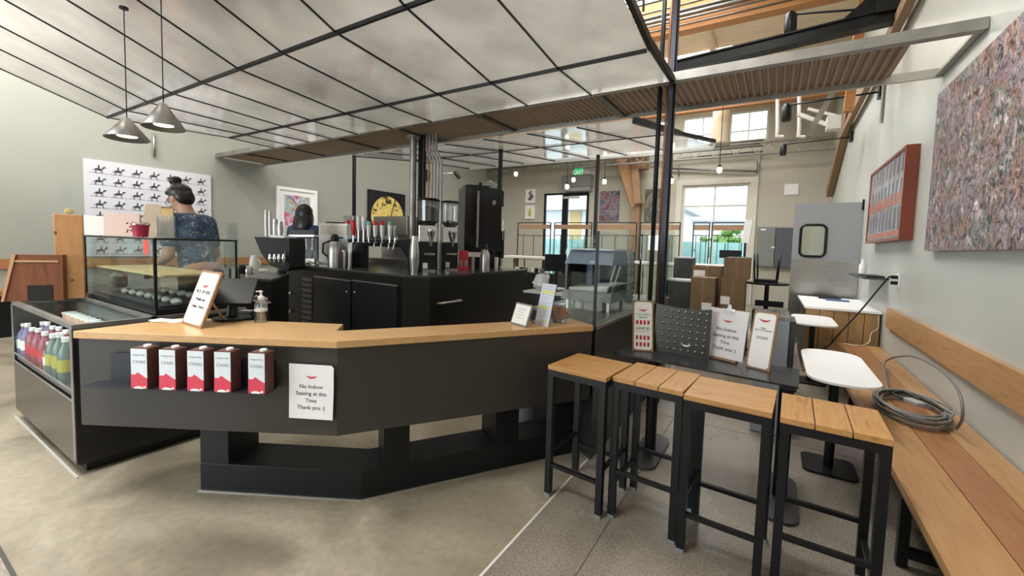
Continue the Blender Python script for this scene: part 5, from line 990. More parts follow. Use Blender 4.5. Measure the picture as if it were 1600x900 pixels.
# open black equipment rack with white handles right of the machine
p = Z(470, 410, IZ); p.z = IZ; d2 = dep(p)
t = thing('espresso_machine', 'open framed espresso machine with bent chrome pipes at the island left end', 'coffee machine', p); q2 = lambda px, py: D(px, py, d2)
def qb(b, x0, y0, x1, y1, th=.16, off=0): v = [q2(x0, y0), q2(x1, y0), q2(x1, y1), q2(x0, y1)]; b.hull([u+nrm*off for u in v], [u-nrm*(th-off) for u in v]); return b
qb(MB(), 452, 359, 491, 367).build('top_tray', BLK, t); qb(MB(), 452, 367, 491, 370, .26, .01).build('tray_edge', ALU, t); qb(MB(), 455, 372, 491, 404, .12, -.08).build('dark_body', mat('machine_dark', (.016, .018, .03), .35), t)
for P_ in (((472, 384), (473, 373), (480, 373), (481, 390)), ((470, 386), (458, 386), (458, 392), (466, 392)), ((454, 372), (454, 404)), ((490, 372), (490, 404)), ((460, 397), (473, 409))): b = MB(); b.tube([q2(*u)+nrm*.04 for u in P_], .008, 6); b.build('chrome_pipe', CHROME, t)
qb(MB(), 454, 404, 491, 410, .22, .0).build('drip_tray', GALV, t)
p = at(481, 412); p.y = max(p.y, iy0+.17); tag(MB().ell(p+Vector((0, 0, .02)), (.06, .06, .02)).build('steel_bowl', CHROME), 'small shiny steel bowl at the island left front edge', 'bowl')
WC = mat('white_china', (.72, .72, .70), .3)
for k, (px, y0_, y1_, r, m_, l) in enumerate(((378, 414, 428, .045, BLK, 'small black kettle at the left of the prep cabinet'), (389, 416, 428, .045, STEEL, 'steel milk jug beside the small black kettle'), (397, 399, 427, .05, WC, 'tall white jug on the prep cabinet'), (412, 420, 426, .06, WC, 'white folded cloth in front of the tall jug'), (440, 420, 428, .05, BLK, 'black bowl at the right of the prep cabinet'))):
    a_ = Z(px, y1_, 1.0); a_.z = 1.0005; h = D(px, y0_, dep(a_)).z-1.0
    b = MB().lathe(a_, [(r*.9, 0), (r, h*.5), (r*.8, h*.85), (r*.5, h)], 16)
    if 'jug' in l or 'kettle' in l: b.tube([a_+RX*r*.9+Vector((0, 0, h*.8)), a_+RX*r*1.6+Vector((0, 0, h*.6)), a_+RX*r*.95+Vector((0, 0, h*.25))], .007, 6)
    tag(b.build(l.split()[1] if 'steel' not in l else 'milk_jug', m_), l, ['kettle', 'jug', 'jug', 'cloth', 'bowl'][k])
for o in list(S.objects):
    if o.name in ('black', 'white'): pass
# glass screen between case and station
t = thing('glass_screen', 'clear glass screen standing between pastry case and espresso machine', 'glass screen', (-4.4, 2.1, .9)); a_, c_ = Y(354, 350, 1.9), Y(370, 350, 1.75)
b = MB(); b.hull([Y(354, 349, 2.0), Y(370, 349, 1.86), Y(371, 420, 1.86), Y(355, 420, 2.0)], [v+Vector((.008, .008, 0)) for v in (Y(354, 349, 2.0), Y(370, 349, 1.86), Y(371, 420, 1.86), Y(355, 420, 2.0))]); b.build('pane', GLG, t); b = MB(); v = Y(370, 420, 1.86); b.cyl((v.x+.01, 1.87, 0), (v.x+.01, 1.87, v.z), .012, n=8); v = Y(355, 420, 2.0); b.cyl((v.x+.01, 2.02, 0), (v.x+.01, 2.02, v.z), .012, n=8); b.build('post', BLK, t)
# ================================================================ SANDWICH STATION (right end)
t = thing('sandwich_station', 'dark sandwich station with glass screens at the counter right end', 'counter', (-1, 2.6, 0)); sx = -.985
b = MB(); b.prism([(sx, 2.575), (sx, 4.75), (-1.75, 4.75), (-1.75, 3.05), (-1.28, 2.79)], .004, .885); b.build('body', mat('station_dark', (.030, .030, .028), .35), t)
b = MB(); b.prism([(sx+.01, 2.57), (sx+.01, 4.76), (-1.76, 4.76), (-1.76, 3.05), (-1.28, 2.78)], .886, .905); b.build('steel_top', GALV, t)
b = MB(); b.box((sx-.015, 2.59, .906), (sx-.008, 3.60, 1.53)); b.build('screen_pane', GLG, t); b = MB(); b.box((sx-.015, 3.62, .906), (sx-.008, 4.72, 1.55)); b.build('screen_pane', GLG, t)
b = MB(); b.hull([(sx-.02, 2.585, .906), (-1.30, 2.80, .906), (-1.304, 2.807, .906), (sx-.024, 2.592, .906)], [(sx-.02, 2.585, 1.50), (-1.30, 2.80, 1.50), (-1.304, 2.807, 1.50), (sx-.024, 2.592, 1.50)]); b.build('screen_pane', GLG, t)
b = MB(); b.box((sx-.02, 2.57, .906), (sx-.004, 2.588, 1.53)); b.box((sx-.018, 3.601, .906), (sx-.006, 3.619, 1.55)); b.build('screen_post', BLK, t)
b = MB(); b.prism([(sx-.03, 2.60), (sx-.012, 2.60), (sx-.012, 4.7), (sx-.03, 4.7)], .9055, .92); b.build('glass_rail', ALU, t)
# stacked green glass sheets on the station, right
for k in range(3):
    x0_, x1_ = Y(1012+12*k, 400, 4.4).x, Y(1058-8*k, 400, 4.4).x; b = MB(); b.box((x0_, 4.4+.04*k, .906), (x1_, 4.406+.04*k, Y(1040, 368, 4.4).z)); tag(b.build('glass_sheet', GLG), ['front green tinted glass sheet standing on the sandwich station', 'middle green tinted glass sheet on the sandwich station', 'rear green tinted glass sheet on the sandwich station'][k], 'glass sheet', 'green glass sheets on the sandwich station')
# hooded steel warmer
yh = 3.18; P = lambda px, py, yy=yh: Y(px, py, yy)
t = thing('food_warmer', 'blue grey hooded steel food warmer behind the glass screen', 'food warmer', (-1.4, yh, .91)); HM = mat('blue_steel', (.24, .29, .40), .3, .6); x0_, x1_ = P(881, 440).x, P(956, 440).x; zA, zB, zC_, zD = P(918, 391).z, P(918, 413).z, P(918, 455).z, P(918, 470).z
b = MB(); b.hull([(x0_, yh, zB), (x1_, yh, zB), (x1_, yh+.4, zB), (x0_, yh+.4, zB)], [(x0_+.02, yh+.08, zA), (x1_-.02, yh+.08, zA), (x1_-.02, yh+.4, zA), (x0_+.02, yh+.4, zA)]); b.build('hood', HM, t)
b = MB(); b.box((x0_+.02, yh+.06, zA+.001), (x1_-.02, yh+.4, zA+.015)); b.build('hood_trim', PAPERW, t)
b = MB(); b.box((x0_, yh+.35, zC_), (x1_, yh+.4, zB-.001)); b.box((x0_, yh+.02, zC_), (x0_+.02, yh+.35, zB-.001)); b.box((x1_-.02, yh+.02, zC_), (x1_, yh+.35, zB-.001)); b.build('dark_back', mat('warmer_dark', (.03, .035, .05), .3), t)
b = MB(); b.box((x0_+.12, yh+.2, zC_+.001), (x0_+.17, yh+.34, zB-.01)); b.box((x0_+.21, yh+.2, zC_+.001), (x0_+.24, yh+.34, zB-.01)); b.build('inner_posts', mat('deep_blue', (.03, .05, .12), .4), t)
b = MB(); b.hull([(x0_-.01, yh-.03, zD), (x1_+.01, yh-.03, zD), (x1_+.01, yh+.4, zD), (x0_-.01, yh+.4, zD)], [(x0_, yh, zC_-.001), (x1_, yh, zC_-.001), (x1_, yh+.4, zC_-.001), (x0_, yh+.4, zC_-.001)]); b.build('shelf', mat('light_steel', (.30, .31, .33), .3, .6), t)
b = MB(); b.cyl((x1_-.03, yh-.02, zC_), (x1_+.03, yh-.02, zB), .006, n=6); b.cyl((x1_+.01, yh-.02, zC_), (x1_+.07, yh-.02, zB), .006, n=6); b.build('hood_stay', ALU, t)
b = MB()
for x_ in (x0_+.03, x1_-.03):
    for y_ in (yh+.03, yh+.35): b.box((x_-.012, y_-.012, .906), (x_+.012, y_+.012, zD-.001))
b.build('legs', ALU, t)
p = P(897, 480); tag(MB().lathe((p.x, yh+.12, .906), [(.05, 0), (.055, .10), (.05, .105)], 16).build('white_tub', WHITE), 'white tub under the food warmer', 'tub')
p = P(915, 487); t_ = tag(MB().box((p.x-.04, yh+.05, .906), (p.x+.12, yh+.25, 1.0)).build('paper_pad', mat('beige_pad', (.55, .50, .44), .6)), 'beige pad of papers under the food warmer', 'paper pad')
b = MB(); b.hull([(x0_+.03, yh+.03, zC_+.001), (x1_-.04, yh+.03, zC_+.001), (x1_-.04, yh+.3, zC_+.001), (x0_+.03, yh+.3, zC_+.001)], [(x0_+.03, yh+.05, zC_+.02), (x1_-.04, yh+.05, zC_+.05), (x1_-.04, yh+.3, zC_+.05), (x0_+.03, yh+.3, zC_+.03)]); tag(b.build('paper_liner', mat('liner_white', (.70, .66, .66), .7)), 'white paper liner lying in the food warmer', 'paper liner')
p = Y(1030, 470, 4.1); t = thing('cup_stack', 'tall stack of clear plastic cups behind the glass screens', 'cups', (p.x, 4.1, .906))
for k in range(9): b = MB(); b.lathe((p.x-.3, 4.1, .906+.055*k), [(.04, 0), (.05, .05)], 14); b.build('cup', mat('frosted_plastic', (.40, .44, .43), .4), t)
# till behind
p = Y(868, 410, 4.2); t = thing('till_monitor', 'dark till monitor seen left of the food warmer', 'monitor', (p.x, 4.2, .9)); b = MB(frame((p.x, 4.2, p.z), .5)); b.box((-.12, -.015, -.10), (.12, .015, .09)); b.build('screen', BLK, t); b = MB(); b.cyl((p.x, 4.22, .92), (p.x, 4.22, p.z-.1), .02); b.build('stand', BLK, t)
t = thing('back_counter', 'low black back counter with pale top behind the notices', 'counter', (-2.2, 4.5, 0)); xa, xb = Y(822, 440, 4.0).x, Y(880, 440, 4.0).x
b = MB(); b.box((xa, 4.0, .004), (xb-.0, 4.6, .90)); b.build('body', BLK2, t); b = MB(); b.box((xa-.02, 3.98, .901), (xb+.02, 4.62, .925)); b.build('top', mat('pale_top', (.55, .55, .54), .3), t)
b = MB(); b.box((p.x-.08, 4.1, .926), (p.x+.08, 4.3, .935)); tag(b.build('till_base_plate', BLK), 'flat black base plate under the till monitor', 'base plate')
p = Z(847, 431, .926); p = Y(847, 418, 4.2); tag(MB().ell((p.x, 4.2, 1.015), (.10, .08, .09), n=14, k=9).jig(.018, 3).build('plastic_bag', mat('white_bag', (.70, .71, .73), .35)), 'crumpled white plastic bag on the pale back counter', 'plastic bag')
p = Z(853, 690, 0); t = thing('step_bin', 'small blue grey bin standing under the counter right end', 'bin', (-1.45, 3.05, 0)); b = MB(); b.lathe((-1.60, 2.75, .003), [(.09, 0), (.10, .27)], 20); b.build('body', mat('bin_blue_grey', (.25, .28, .33), .35), t); b = MB(); b.lathe((-1.60, 2.75, .274), [(.103, 0), (.103, .015), (.05, .035)], 20); b.build('lid', mat('bin_blue_grey', (.25, .28, .33), .35), t)
# ================================================================ FAR ROOM
yb = 9.0; t = thing('long_bar_counter', 'long white topped counter in front of the far windows', 'counter', (-4, yb, 0)); xa, xb = Y(783, 400, yb).x, Y(1172, 400, yb).x; zc2 = Y(830, 401, yb).z
b = MB(); b.box((xa, yb, zc2-.05), (xb, yb+.55, zc2)); b.build('top', WHITE, t)
x = xa+.3
while x < xb: b = MB(); b.box((x-.05, yb+.2, .003), (x+.05, yb+.3, zc2-.051)); b.build('leg', TIMB, t); x += 1.25
rnd = random.Random(8)
ext = [(809, 860), (866, 924), (930, 994), (1000, 1062), (1066, 1078), (1083, 1108), (1112, 1166)]
pr_l = ['leftmost tall black bar chair by the far door', 'tall black bar chair in front of the far door', 'tall black bar chair below the round abstract painting', 'tall black bar chair left of the black pillar', None, 'tall black bar chair just right of the pillar', 'tall black bar chair in front of the far right window']
for (a_, c_), l in zip(ext, pr_l):
    if not l: continue
    yy = yb+.75; x0_, x1_ = Y(a_, 370, yy).x, Y(c_, 370, yy).x; zt = Y((a_+c_)/2, 348, yy).z; zb = zc2-.35; zm_ = Y((a_+c_)/2, 368, yy).z
    t = thing('bar_chair', l, 'chair', ((x0_+x1_)/2, yy, 0), 'tall black bar chairs along the far counter')
    b = MB(); b.bar((x0_, yy, 0), (x0_, yy, zt), .022); b.bar((x1_, yy, 0), (x1_, yy, zt), .022); b.bar((x0_, yy, zt), (x1_, yy, zt), .022); b.bar((x0_, yy+.4, 0), (x0_, yy+.4, 1.05), .022); b.bar((x1_, yy+.4, 0), (x1_, yy+.4, 1.05), .022); b.bar((x0_, yy, zm_), (x1_, yy, zm_), .016); b.build('frame', BLK, t)
    b = MB(); b.box((x0_+.015, yy-.012, zt-.16), (x1_-.015, yy+.012, zt-.05)); b.build('back_slat', TIMB, t)
    b = MB(); b.box((x0_, yy-.01, 1.05), (x1_, yy+.41, 1.08)); b.build('seat', TIMB, t)
    b = MB(); w2 = x1_-x0_
    for f_ in (.18, .5, .82): b.bar((x0_+w2*f_, yy, 1.08), (x0_+w2*f_, yy, zm_), .012)
    b.build('spindles', BLK, t)
for k in range(7):
    x = Y(800+k*8, 412, 8.4).x; tag(MB().lathe((x, 8.6, .80), [(.04, 0), (.045, .10)], 10).build('mug', [WC, BLK, STEEL][k % 3]), ORD[k]+' small mug from the left below the far counter', 'mug', 'mugs below the left end of the far counter')
b = MB(); xa2, xb2 = Y(790, 412, 8.4).x-.2, Y(858, 412, 8.4).x+.2; b.box((xa2, 8.4, 0), (xb2, 8.8, .797)); tag(b.build('mug_cabinet', BLK2), 'low dark cabinet with mugs in front of the far counter', 'cabinet')
# air curtain, exit sign, emergency light
p0, p1 = Y(878, 273, YF-.3), Y(922, 297, YF-.3); t = thing('air_conditioner', 'grey wall mounted air curtain above the far door', 'air conditioner', (p0.x, YF-.3, p1.z)); b = MB(); b.box((p0.x, YF-.30, p1.z+.12), (p1.x, YF-.003, p0.z-.03)); b.build('housing', mat('ac_grey', (.20, .195, .18), .5), t, bevel=.02); b = MB(); b.box((p0.x+.05, YF-.27, p1.z), (p1.x-.03, YF-.003, p1.z+.119)); b.build('outlet_vane', mat('ac_pale', (.30, .29, .27), .5), t)
p0, p1 = Y(897, 263, YF-.04), Y(910.5, 275, YF-.04); t = thing('exit_sign', 'green EXIT sign above the far door', 'sign', (p0.x, YF-.04, p1.z)); b = MB(); b.box((p0.x, YF-.05, p1.z), (p1.x, YF-.003, p0.z)); b.build('box', mat('exit_green', (.05, .62, .25), .5, emit=.7), t)
text('EXIT', (p0.z-p1.z)*.72, Matrix.Translation(((p0.x+p1.x)/2, YF-.053, p1.z+(p0.z-p1.z)*.24)), mat('exit_white', (.9, 1, .92), .5, emit=1.0), t)
p = Y(917, 267, YF-.05); t = thing('emergency_light', 'small white emergency light beside the exit sign', 'light', p); b = MB(); b.box((p.x-.1, YF-.08, p.z-.1), (p.x+.1, YF-.003, p.z+.05)); b.build('box', mat('aged_white', (.6, .58, .52), .5), t)
for s_ in (-1, 1): b = MB(); b.ell((p.x+.07*s_, YF-.1, p.z+.08), (.05, .04, .05)); b.build('lamp', MATS['aged_white'], t)
# art on the far wall
def flat_art(lab, px0, py0, px1, py1, m, y=YF, fm=None):
    p0, p1 = Y(px0, py0, y-.03), Y(px1, py1, y-.03); t = thing('painting', lab, 'painting', (p0.x, y-.03, p1.z)); b = MB(); b.box((p0.x, y-.05, p1.z), (p1.x, y-.003, p0.z)); b.build('canvas', m, t); return t, p0, p1
flat_art('dark abstract painting with red and white swirl beside the timber column', 938, 299, 966, 345, ramp_mat('swirl_art', [(.02, .02, .035), (.10, .10, .14), (.22, .20, .22), (.20, .05, .05), (.05, .07, .11)], 1.6, .5, 6, 3.0))
flat_art('dark green and black abstract painting behind the pillar', 1009, 296, 1036, 345, ramp_mat('green_art', [(.01, .01, .02), (.04, .10, .10), (.12, .08, .03), (.22, .24, .22), (.10, .03, .03)], 2.2, .5, 6, 2.5))
for (lab, a_, m_) in (('upper small white print of a dark flower, far left wall end', (822, 296, 836, 317), mat('grey_flower', (.12, .12, .12), .7)), ('lower small white print of a yellow flower', (821, 321, 835, 342), mat('yellow_flower', (.50, .45, .10), .7))):
    t, p0, p1 = flat_art(lab, *a_, PAPERW); b = MB(); rnd = random.Random(len(lab)); cx_, cz_ = (p0.x+p1.x)/2, (p0.z+p1.z)/2
    for k in range(16): a0 = rnd.uniform(0, 6.28); r_ = rnd.uniform(.0, .16); b.ell((cx_+math.cos(a0)*r_*.7, YF-.052, cz_+math.sin(a0)*r_), (.04, .004, .05), n=7, k=5)
    b.build('flower', m_, t)
# hanging bulbs
b = MB()
for y in (8.2, 8.8): b.cyl((XL, y, 4.3), (XR, y, 4.3), .018, n=8)
struct(b.build('lighting_conduit', GALV))
BULB = mat('warm_bulb', (1, .86, .62), .4, emit=5)
for k, (px, py, yy) in enumerate(((806, 272, 8.2), (886, 292, 8.2), (896, 281, 8.8), (944.5, 284, 8.8), (1049, 283, 8.8), (1124, 266, 8.2), (1004, 236, 8.2))):
    p = Y(px, py, yy); t = thing('pendant_bulb', ['bare bulb pendant, leftmost near the brewer', 'bare bulb pendant hanging lowest in front of the air curtain', 'bare bulb pendant just below the exit sign', 'bare bulb pendant above the red swirl painting', 'bare bulb pendant beside the black pillar', 'bare bulb pendant in front of the far right window', 'bare bulb pendant highest, just under the rear canopy'][k], 'pendant lamp', p, 'bare bulb pendants in the far room')
    b = MB(); b.lathe(p-Vector((0, 0, .05)), [(.02, 0), (.04, .02), (.045, .07), (.03, .10)], 12); b.build('bulb', BULB, t)
    b = MB(); b.cyl(p+Vector((0, 0, .05)), p+Vector((0, 0, .09)), .03, n=10); b.cyl(p+Vector((0, 0, .09)), (p.x, p.y, 4.3), .007, n=6); b.build('rod', BLK, t)
# ================================================================ PENDANTS OVER THE CASE
for k, (px, rim, top, yy, zc_) in enumerate(((199, 217, 187, 1.30, 3.215), (256, 200, 164, 1.36, 3.195))):
    p = Y(px, rim, yy); h = Y(px, top, yy).z-p.z; R_ = 27.5*dep(p)/F; Mx = Matrix.Translation(p) @ Matrix.Rotation(-.05, 4, 'Y')
    t = thing('pendant_lamp', ['smaller looking cone pendant lamp, left of the two', 'cone pendant lamp, right of the two and slightly higher'][k], 'pendant lamp', p, 'steel cone pendants over the display case')
    b = MB(Mx); b.lathe((0, 0, 0), [(R_, 0), (R_*.22, h), (R_*.18, h+.012)], 28)
    bmesh.ops.delete(b.bm, geom=[max(b.bm.faces, key=lambda f: f.calc_area())], context='FACES'); so = b.build('shade', mat('pendant_steel', (.36, .34, .32), .38, .7), t); sm = so.modifiers.new('solid', 'SOLIDIFY'); sm.thickness = .003
    b = MB(Mx); b.lathe((0, 0, .02), [(R_*.45, 0), (R_*.40, .02), (R_*.2, h*.4)], 18); b.build('lamp', mat('lamp_glow', (1, .85, .62), .4, emit=6), t)
    b = MB(); b.cyl(p+Vector((0, 0, h+.012)), (p.x, p.y, zc_), .004, n=6); b.build('cord', BLK, t)
    if k == 0: b = MB(); b.lathe((p.x, p.y, zc_-.015), [(.03, 0), (.03, .015)], 12); b.build('ceiling_cap', BLK, t)
    else: b = MB(); b.lathe((p.x, p.y, zc_-.015), [(.03, 0), (.03, .015)], 12); b.build('ceiling_cap', BLK, t)
# ================================================================ ART ON THE LEFT WALL
def wall_quad(pxs, x=XL):  # returns y0,y1,z0,z1 of a rectangle on the left wall
    P = [X(px, py, x) for px, py in pxs]; return min(p.y for p in P), max(p.y for p in P), sum(p.z for p in P[2:])/2, sum(p.z for p in P[:2])/2
P = [X(129, 250, XL), X(328, 272, XL)]; y0, y1, zt = P[0].y, P[1].y, (P[0].z+P[1].z)/2; zb = X(139, 372, XL).z-.28
t = thing('large_print', 'large white print of many small dark riding figures in rows', 'picture', (XL, y0, zb))
b = MB(); b.box((XL+.003, y0, zb), (XL+.035, y1, zt)); b.build('panel', mat('print_grey_white', (.52, .52, .55), .6), t)
cols, rows = 7, 8; cw, ch = (y1-y0)*.94/cols, (zt-zb)*.96/rows
DK = mat('print_black', (.03, .03, .035), .8)
for r_ in range(rows):
    for c_ in range(cols):
        yy, zz = y0+(y1-y0)*.03+cw*(c_+.5), zt-(zt-zb)*.03-ch*(r_+.55); s_ = cw*.34; x_ = XL+.0365; ph = (r_*3+c_)*1.3
        b = MB(); M = Matrix.Identity(4)
        b.ell((x_, yy, zz), (.002, s_*.62, s_*.24), n=10, k=6); b.ell((x_, yy+s_*.72, zz+s_*.33), (.002, s_*.13, s_*.30), Matrix.Rotation(-.6, 3, 'X'), n=8, k=5); b.ell((x_, yy+s_*.95, zz+s_*.50), (.002, s_*.24, s_*.11), Matrix.Rotation(-.5, 3, 'X'), n=8, k=5)
        b.ell((x_, yy+s_*.05, zz+s_*.45), (.002, s_*.14, s_*.32), n=8, k=5); b.ell((x_, yy+s_*.08, zz+s_*.82), (.002, s_*.10, s_*.10), n=8, k=5)
        for q, l in ((-.5, .2), (-.4, -.15), (.42, .25), (.5, -.1)): b.bar((x_, yy+s_*q, zz-s_*.1), (x_, yy+s_*(q+l*math.sin(ph+q*9)), zz-s_*.7), .003, s_*.1, up=(1, 0, 0))
        b.bar((x_, yy-s_*.6, zz+s_*.05), (x_, yy-s_*.9, zz-s_*.3), .003, s_*.1, up=(1, 0, 0)); b.box((XL+.0352, yy-cw*.46, zz-s_*.78), (XL+.0375, yy+cw*.46, zz-s_*.73))
        b.build('figure_print', DK, t)
P = [X(431, 290, XL), X(494, 299, XL)]; y0, y1, zt = P[0].y, P[1].y, (P[0].z+P[1].z)/2; zb = zt-1.35
t = thing('framed_painting', 'colourful pink and blue abstract in white frame on the left wall', 'painting', (XL, y0, zb))
b = MB(); b.box((XL+.003, y0, zb), (XL+.05, y0+.06, zt)); b.box((XL+.003, y1-.06, zb), (XL+.05, y1, zt)); b.box((XL+.003, y0+.06, zb), (XL+.05, y1-.06, zb+.06)); b.box((XL+.003, y0+.06, zt-.06), (XL+.05, y1-.06, zt)); b.build('frame', WHITE, t)
b = MB(); b.box((XL+.003, y0+.06, zb+.06), (XL+.02, y1-.06, zt-.06)); b.build('mat_board', PAPERW, t)
b = MB(); b.box((XL+.0205, y0+.16, zb+.16), (XL+.024, y1-.16, zt-.16)); b.build('picture', ramp_mat('pop_colours', [(.60, .08, .22), (.75, .55, .55), (.15, .45, .60), (.65, .42, .08), (.10, .14, .40), (.70, .70, .72), (.50, .10, .15)], 2.6, .6, 5, 2.0, lo=.36, hi=.66), t)
P = [X(574, 296, XL), X(631, 304, XL)]; y0, y1, zt = P[0].y, P[1].y, (P[0].z+P[1].z)/2; zb = zt-1.25
t = thing('framed_painting', 'black painting with a large gold disc on the left wall', 'painting', (XL, y0, zb))
b = MB(); b.box((XL+.003, y0, zb), (XL+.06, y1, zt)); b.build('frame', BLK, t); b = MB(); r_ = (y1-y0)*.44; b.prism([((y0+y1)/2+r_*math.cos(a*PI/16), zt-.12-r_+r_*math.sin(a*PI/16)) for a in range(32)], XL+.061, XL+.066, 0); b.build('gold_disc', ramp_mat('gold_leaf', [(.04, .03, .01), (.55, .40, .10), (.72, .56, .18), (.60, .44, .12)], 4, .4, 7, 2.0, lo=.36, hi=.6), t)
b = MB(); b.bar((XL+.067, (y0+y1)/2+.25, zt-.12), (XL+.067, (y0+y1)/2-.05, zt-1.1), .004, .05, up=(1, 0, 0)); b.build('dark_streak', BLK, t)
# left wall golf-like arm lamp beside the pipes
p0, p1 = X(665, 274, XL), X(708, 272, XL); t = thing('arm_light', 'black arm spot lamp on the left wall behind the steel pipes', 'wall lamp', p0)
b = MB(); b.box((XL+.002, p0.y-.1, p0.z-.16), (XL+.08, p0.y+.1, p0.z+.16)); b.build('mount', BLK, t); h_ = Vector((XL+1.0, p0.y+.4, p0.z)); hh = Y(710, 272, p0.y+.3); b = MB(); b.cyl((XL+.08, p0.y, p0.z+.02), hh+Vector((0, 0, .03)), .018, n=6); b.build('arm', ALU, t); b = MB(); b.cyl(hh+Vector((0, 0, .06)), hh+RX*.16-Vector((0, 0, .12)), .05, .06); b.build('lamp_head', BLK, t)
p = X(239, 200, XL); b = MB(); b.cyl((XL+.03, p.y, X(238, 245, XL).z), (XL+.03, p.y, 3.1), .02, n=6); struct(b.build('wall_conduit', GALV))
# ================================================================ PEOPLE
SKIN = mat('skin', (.48, .27, .19), .5); HAIR = mat('black_hair', (.012, .010, .010), .35, noise=.5, nscale=60, stretch=(1, 1, .1))
def limb(b, pts, rs, n=14):
    for (p, q, r, s_) in zip(pts, pts[1:], rs, rs[1:]): b.tube([p, q], [r, s_], n); 
    for p, r in zip(pts, rs): b.ell(p, (r, r, r), n=n, k=8)
def person(label, loc, yaw, sc, head_turn=0, head_pitch=0, lean=0, arms='work', shirt=None, trousers=None, bun=True, hair_long=False, glasses=False, hair_m=HAIR):
    M = Matrix.Translation(Vector(loc)) @ Matrix.Rotation(yaw, 4, 'Z') @ Matrix.Scale(sc, 4)
    t = thing('person', label, 'person', loc)
    # local frame: faces -y, x is the person's left-hand side as seen... height 1.66
    L_ = Matrix.Translation((0, 0, .92)) @ Matrix.Rotation(lean, 4, 'X') @ Matrix.Translation((0, 0, -.92))
    T = lambda p: L_ @ Vector(p)
    HM = L_ @ Matrix.Translation((0, 0, 1.44)) @ Matrix.Rotation(head_turn, 4, 'Z') @ Matrix.Rotation(head_pitch, 4, 'X')
    Hd = lambda p: HM @ Vector(p)
    R3 = (HM.to_3x3())
    b = MB(M)
    b.ell(T((0, 0, 1.24)), (.165, .10, .20)); b.ell(T((0, -.02, 1.22)), (.135, .115, .13)); b.ell(T((0, 0, 1.06)), (.135, .095, .15)); b.ell((0, .005, .93), (.165, .115, .13)); limb(b, [T((-.15, 0, 1.37)), T((.15, 0, 1.37))], [.055, .055]); limb(b, [T((0, .01, 1.36)), Hd((0, .0, .06))], [.058, .052])
    b.ell(Hd((0, .005, .14)), (.072, .090, .105), R3, n=20, k=14); b.ell(Hd((0, -.035, .085)), (.05, .05, .055), R3); b.ell(Hd((0, -.092, .125)), (.012, .020, .022), R3, n=10, k=8); b.ell(Hd((0, -.088, .085)), (.022, .010, .008), R3, n=10, k=6); b.ell(Hd((0, -.075, .052)), (.025, .02, .018), R3, n=10, k=6)
    for s_ in (-1, 1): b.ell(Hd((.073*s_, .01, .13)), (.010, .018, .030), R3, n=10, k=8)
    for s_ in (-1, 1):
        hip = Vector((.09*s_, .01, .92)); limb(b, [hip, Vector((.10*s_, -.01, .50)), Vector((.105*s_, .02, .08))], [.085, .056, .036]); b.ell((.108*s_, -.05, .045), (.045, .12, .04))
        sh = T((.175*s_, 0, 1.36))
        if arms == 'work': el = T((.215*s_, -.03, 1.09)); wr = T((.13*s_, -.27, 1.03))
        else: el = T((.22*s_, .0, 1.08)); wr = T((.17*s_, -.22, 1.0))
        limb(b, [sh, el, wr], [.050, .040, .026]); d = (wr-el).normalized(); side = Vector((-s_, 0, 0)); side = (side - d*side.dot(d)).normalized(); up = side.cross(d)
        b.ell(wr+d*.05, (.038, .045, .020)); 
        for k, ln in enumerate((.075, .085, .08, .065)):
            o_ = side*(.030-.020*k); a0 = wr+d*.075+o_; a1 = a0+d*ln*.5-Vector((0, 0, .008)); a2 = a1+d*ln*.4-Vector((0, 0, .028)); limb(b, [a0, a1, a2], [.0095, .009, .0075], 8)
        a0 = wr+d*.03+side*.038; a1 = a0+d*.03+side*.025; a2 = a1+d*.03+side*.004-Vector((0, 0, .01)); limb(b, [a0, a1, a2], [.012, .010, .008], 8)
    o = b.build('body', SKIN, t); r = o.modifiers.new('remesh', 'REMESH'); r.mode = 'VOXEL'; r.voxel_size = .0065*sc; r.use_smooth_shade = True; sm = o.modifiers.new('smooth', 'SMOOTH'); sm.iterations = 3; sm.factor = .5
    # clothes
    def cloth(nm, fn, m, vx=.010):
        b = MB(M); fn(b); o = b.build(nm, m, t); r = o.modifiers.new('remesh', 'REMESH'); r.mode = 'VOXEL'; r.voxel_size = vx*sc; r.use_smooth_shade = True; sm = o.modifiers.new('smooth', 'SMOOTH'); sm.iterations = 2; return o
    def sh_(b):
        b.ell(T((0, 0, 1.24)), (.180, .118, .20)); b.ell(T((0, -.02, 1.21)), (.150, .130, .14)); b.ell(T((0, 0, 1.05)), (.155, .112, .17)); b.ell((0, .0, .90), (.182, .132, .13)); limb(b, [T((-.15, 0, 1.368)), T((.15, 0, 1.368))], [.066, .066])
        for s_ in (-1, 1):
            e_ = T((.215*s_, -.03, 1.09)) if arms == 'work' else T((.22*s_, .0, 1.08)); a_ = T((.175*s_, 0, 1.36))
            if hair_long: limb(b, [a_, e_, T((.15*s_, -.22, 1.02))], [.064, .054, .044])
            else: limb(b, [a_, a_+(e_-a_)*.62], [.066, .060])
    cloth('shirt', sh_, shirt)
    def tr_(b):
        b.ell((0, .005, .90), (.172, .124, .13))
        for s_ in (-1, 1): limb(b, [Vector((.09*s_, .01, .90)), Vector((.10*s_, -.01, .50)), Vector((.105*s_, .02, .10))], [.095, .068, .056])
    cloth('trousers', tr_, trousers)
    for s_ in (-1, 1): b = MB(M); b.ell((.108*s_, -.05, .042), (.052, .13, .042)); b.build('shoe', BLK, t)
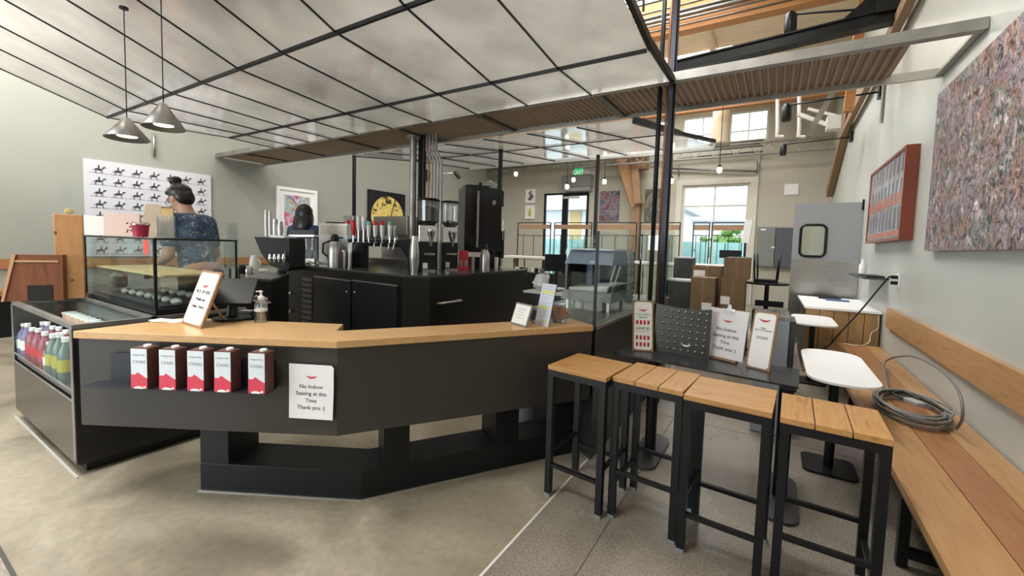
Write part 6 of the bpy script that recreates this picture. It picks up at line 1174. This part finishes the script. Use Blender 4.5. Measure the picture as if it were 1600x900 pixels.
    def hr_(b):
        b.ell(Hd((0, .030, .175)), (.082, .086, .078), R3, n=20, k=12); b.ell(Hd((0, .050, .130)), (.076, .062, .085), R3); b.ell(Hd((0, -.035, .222)), (.062, .045, .022), R3)
        if bun: b.ell(Hd((0, .045, .285)), (.046, .046, .036), R3); b.ell(Hd((.0, .04, .25)), (.03, .03, .03), R3)
        if hair_long: b.ell(Hd((0, .05, .15)), (.115, .09, .12), R3); b.ell(Hd((0, .05, .02)), (.135, .08, .17), R3); b.ell(Hd((-.08, .02, .02)), (.045, .06, .15), R3); b.ell(Hd((.08, .02, .02)), (.045, .06, .15), R3)
    h = cloth('hair', hr_, hair_m, .006)
    for s_ in (-1, 1):
        b = MB(M); b.ell(Hd((.028*s_, -.082, .148)), (.011, .006, .006), R3, n=10, k=6); b.build('eye', mat('eye_dark', (.05, .03, .02), .3), t); b = MB(M); b.bar(Hd((.012*s_, -.090, .168)), Hd((.046*s_, -.082, .170)), .004); b.build('eyebrow', HAIR, t)
    b = MB(M); b.ell(Hd((0, -.097, .086)), (.022, .006, .006), R3, n=10, k=6); b.build('mouth', mat('lip', (.38, .13, .11), .4), t)
    if glasses:
        b = MB(M)
        for s_ in (-1, 1): b.tube([Hd((.030*s_+.024*math.cos(a*PI/6), -.100, .146+.019*math.sin(a*PI/6))) for a in range(12)], .0022, 6, closed=True); b.tube([Hd((.054*s_, -.098, .15)), Hd((.078*s_, -.02, .15)), Hd((.076*s_, .02, .145))], .0022, 6)
        b.tube([Hd((-.006, -.1, .15)), Hd((.006, -.1, .15))], .002, 6); b.build('glasses', BLK, t)
    return t
FLO = ramp_mat('navy_floral', [(.035, .06, .12), (.05, .085, .16), (.09, .16, .24), (.035, .06, .12), (.45, .42, .42), (.30, .10, .12)], 22, .8, 3, .6, lo=.40, hi=.74)
JEAN = mat('dark_trousers', (.02, .022, .03), .8); DEN = mat('denim_blue', (.035, .06, .11), .8, noise=.3, nscale=30)
hp = D(240, 312, 3.85)
wl_ = Vector((hp.x-.02, hp.y+.12, 0)); sc_ = (D(262, 279, 3.85).z)/1.69
person('person in navy floral short sleeve shirt with hair bun working behind the glass case', wl_+Vector((.22, .16, 0)), -1.15, sc_, -.15, .35, .22, 'work', FLO, JEAN, True, False, True)
hp = D(473, 340, 6.45); sc2 = D(473, 320, 6.45).z/1.70
person('person with long black hair and denim shirt seen from behind at the espresso machine', (hp.x, hp.y, 0), PI+.45, sc2, 0, .15, .08, 'work', DEN, JEAN, False, True, False)
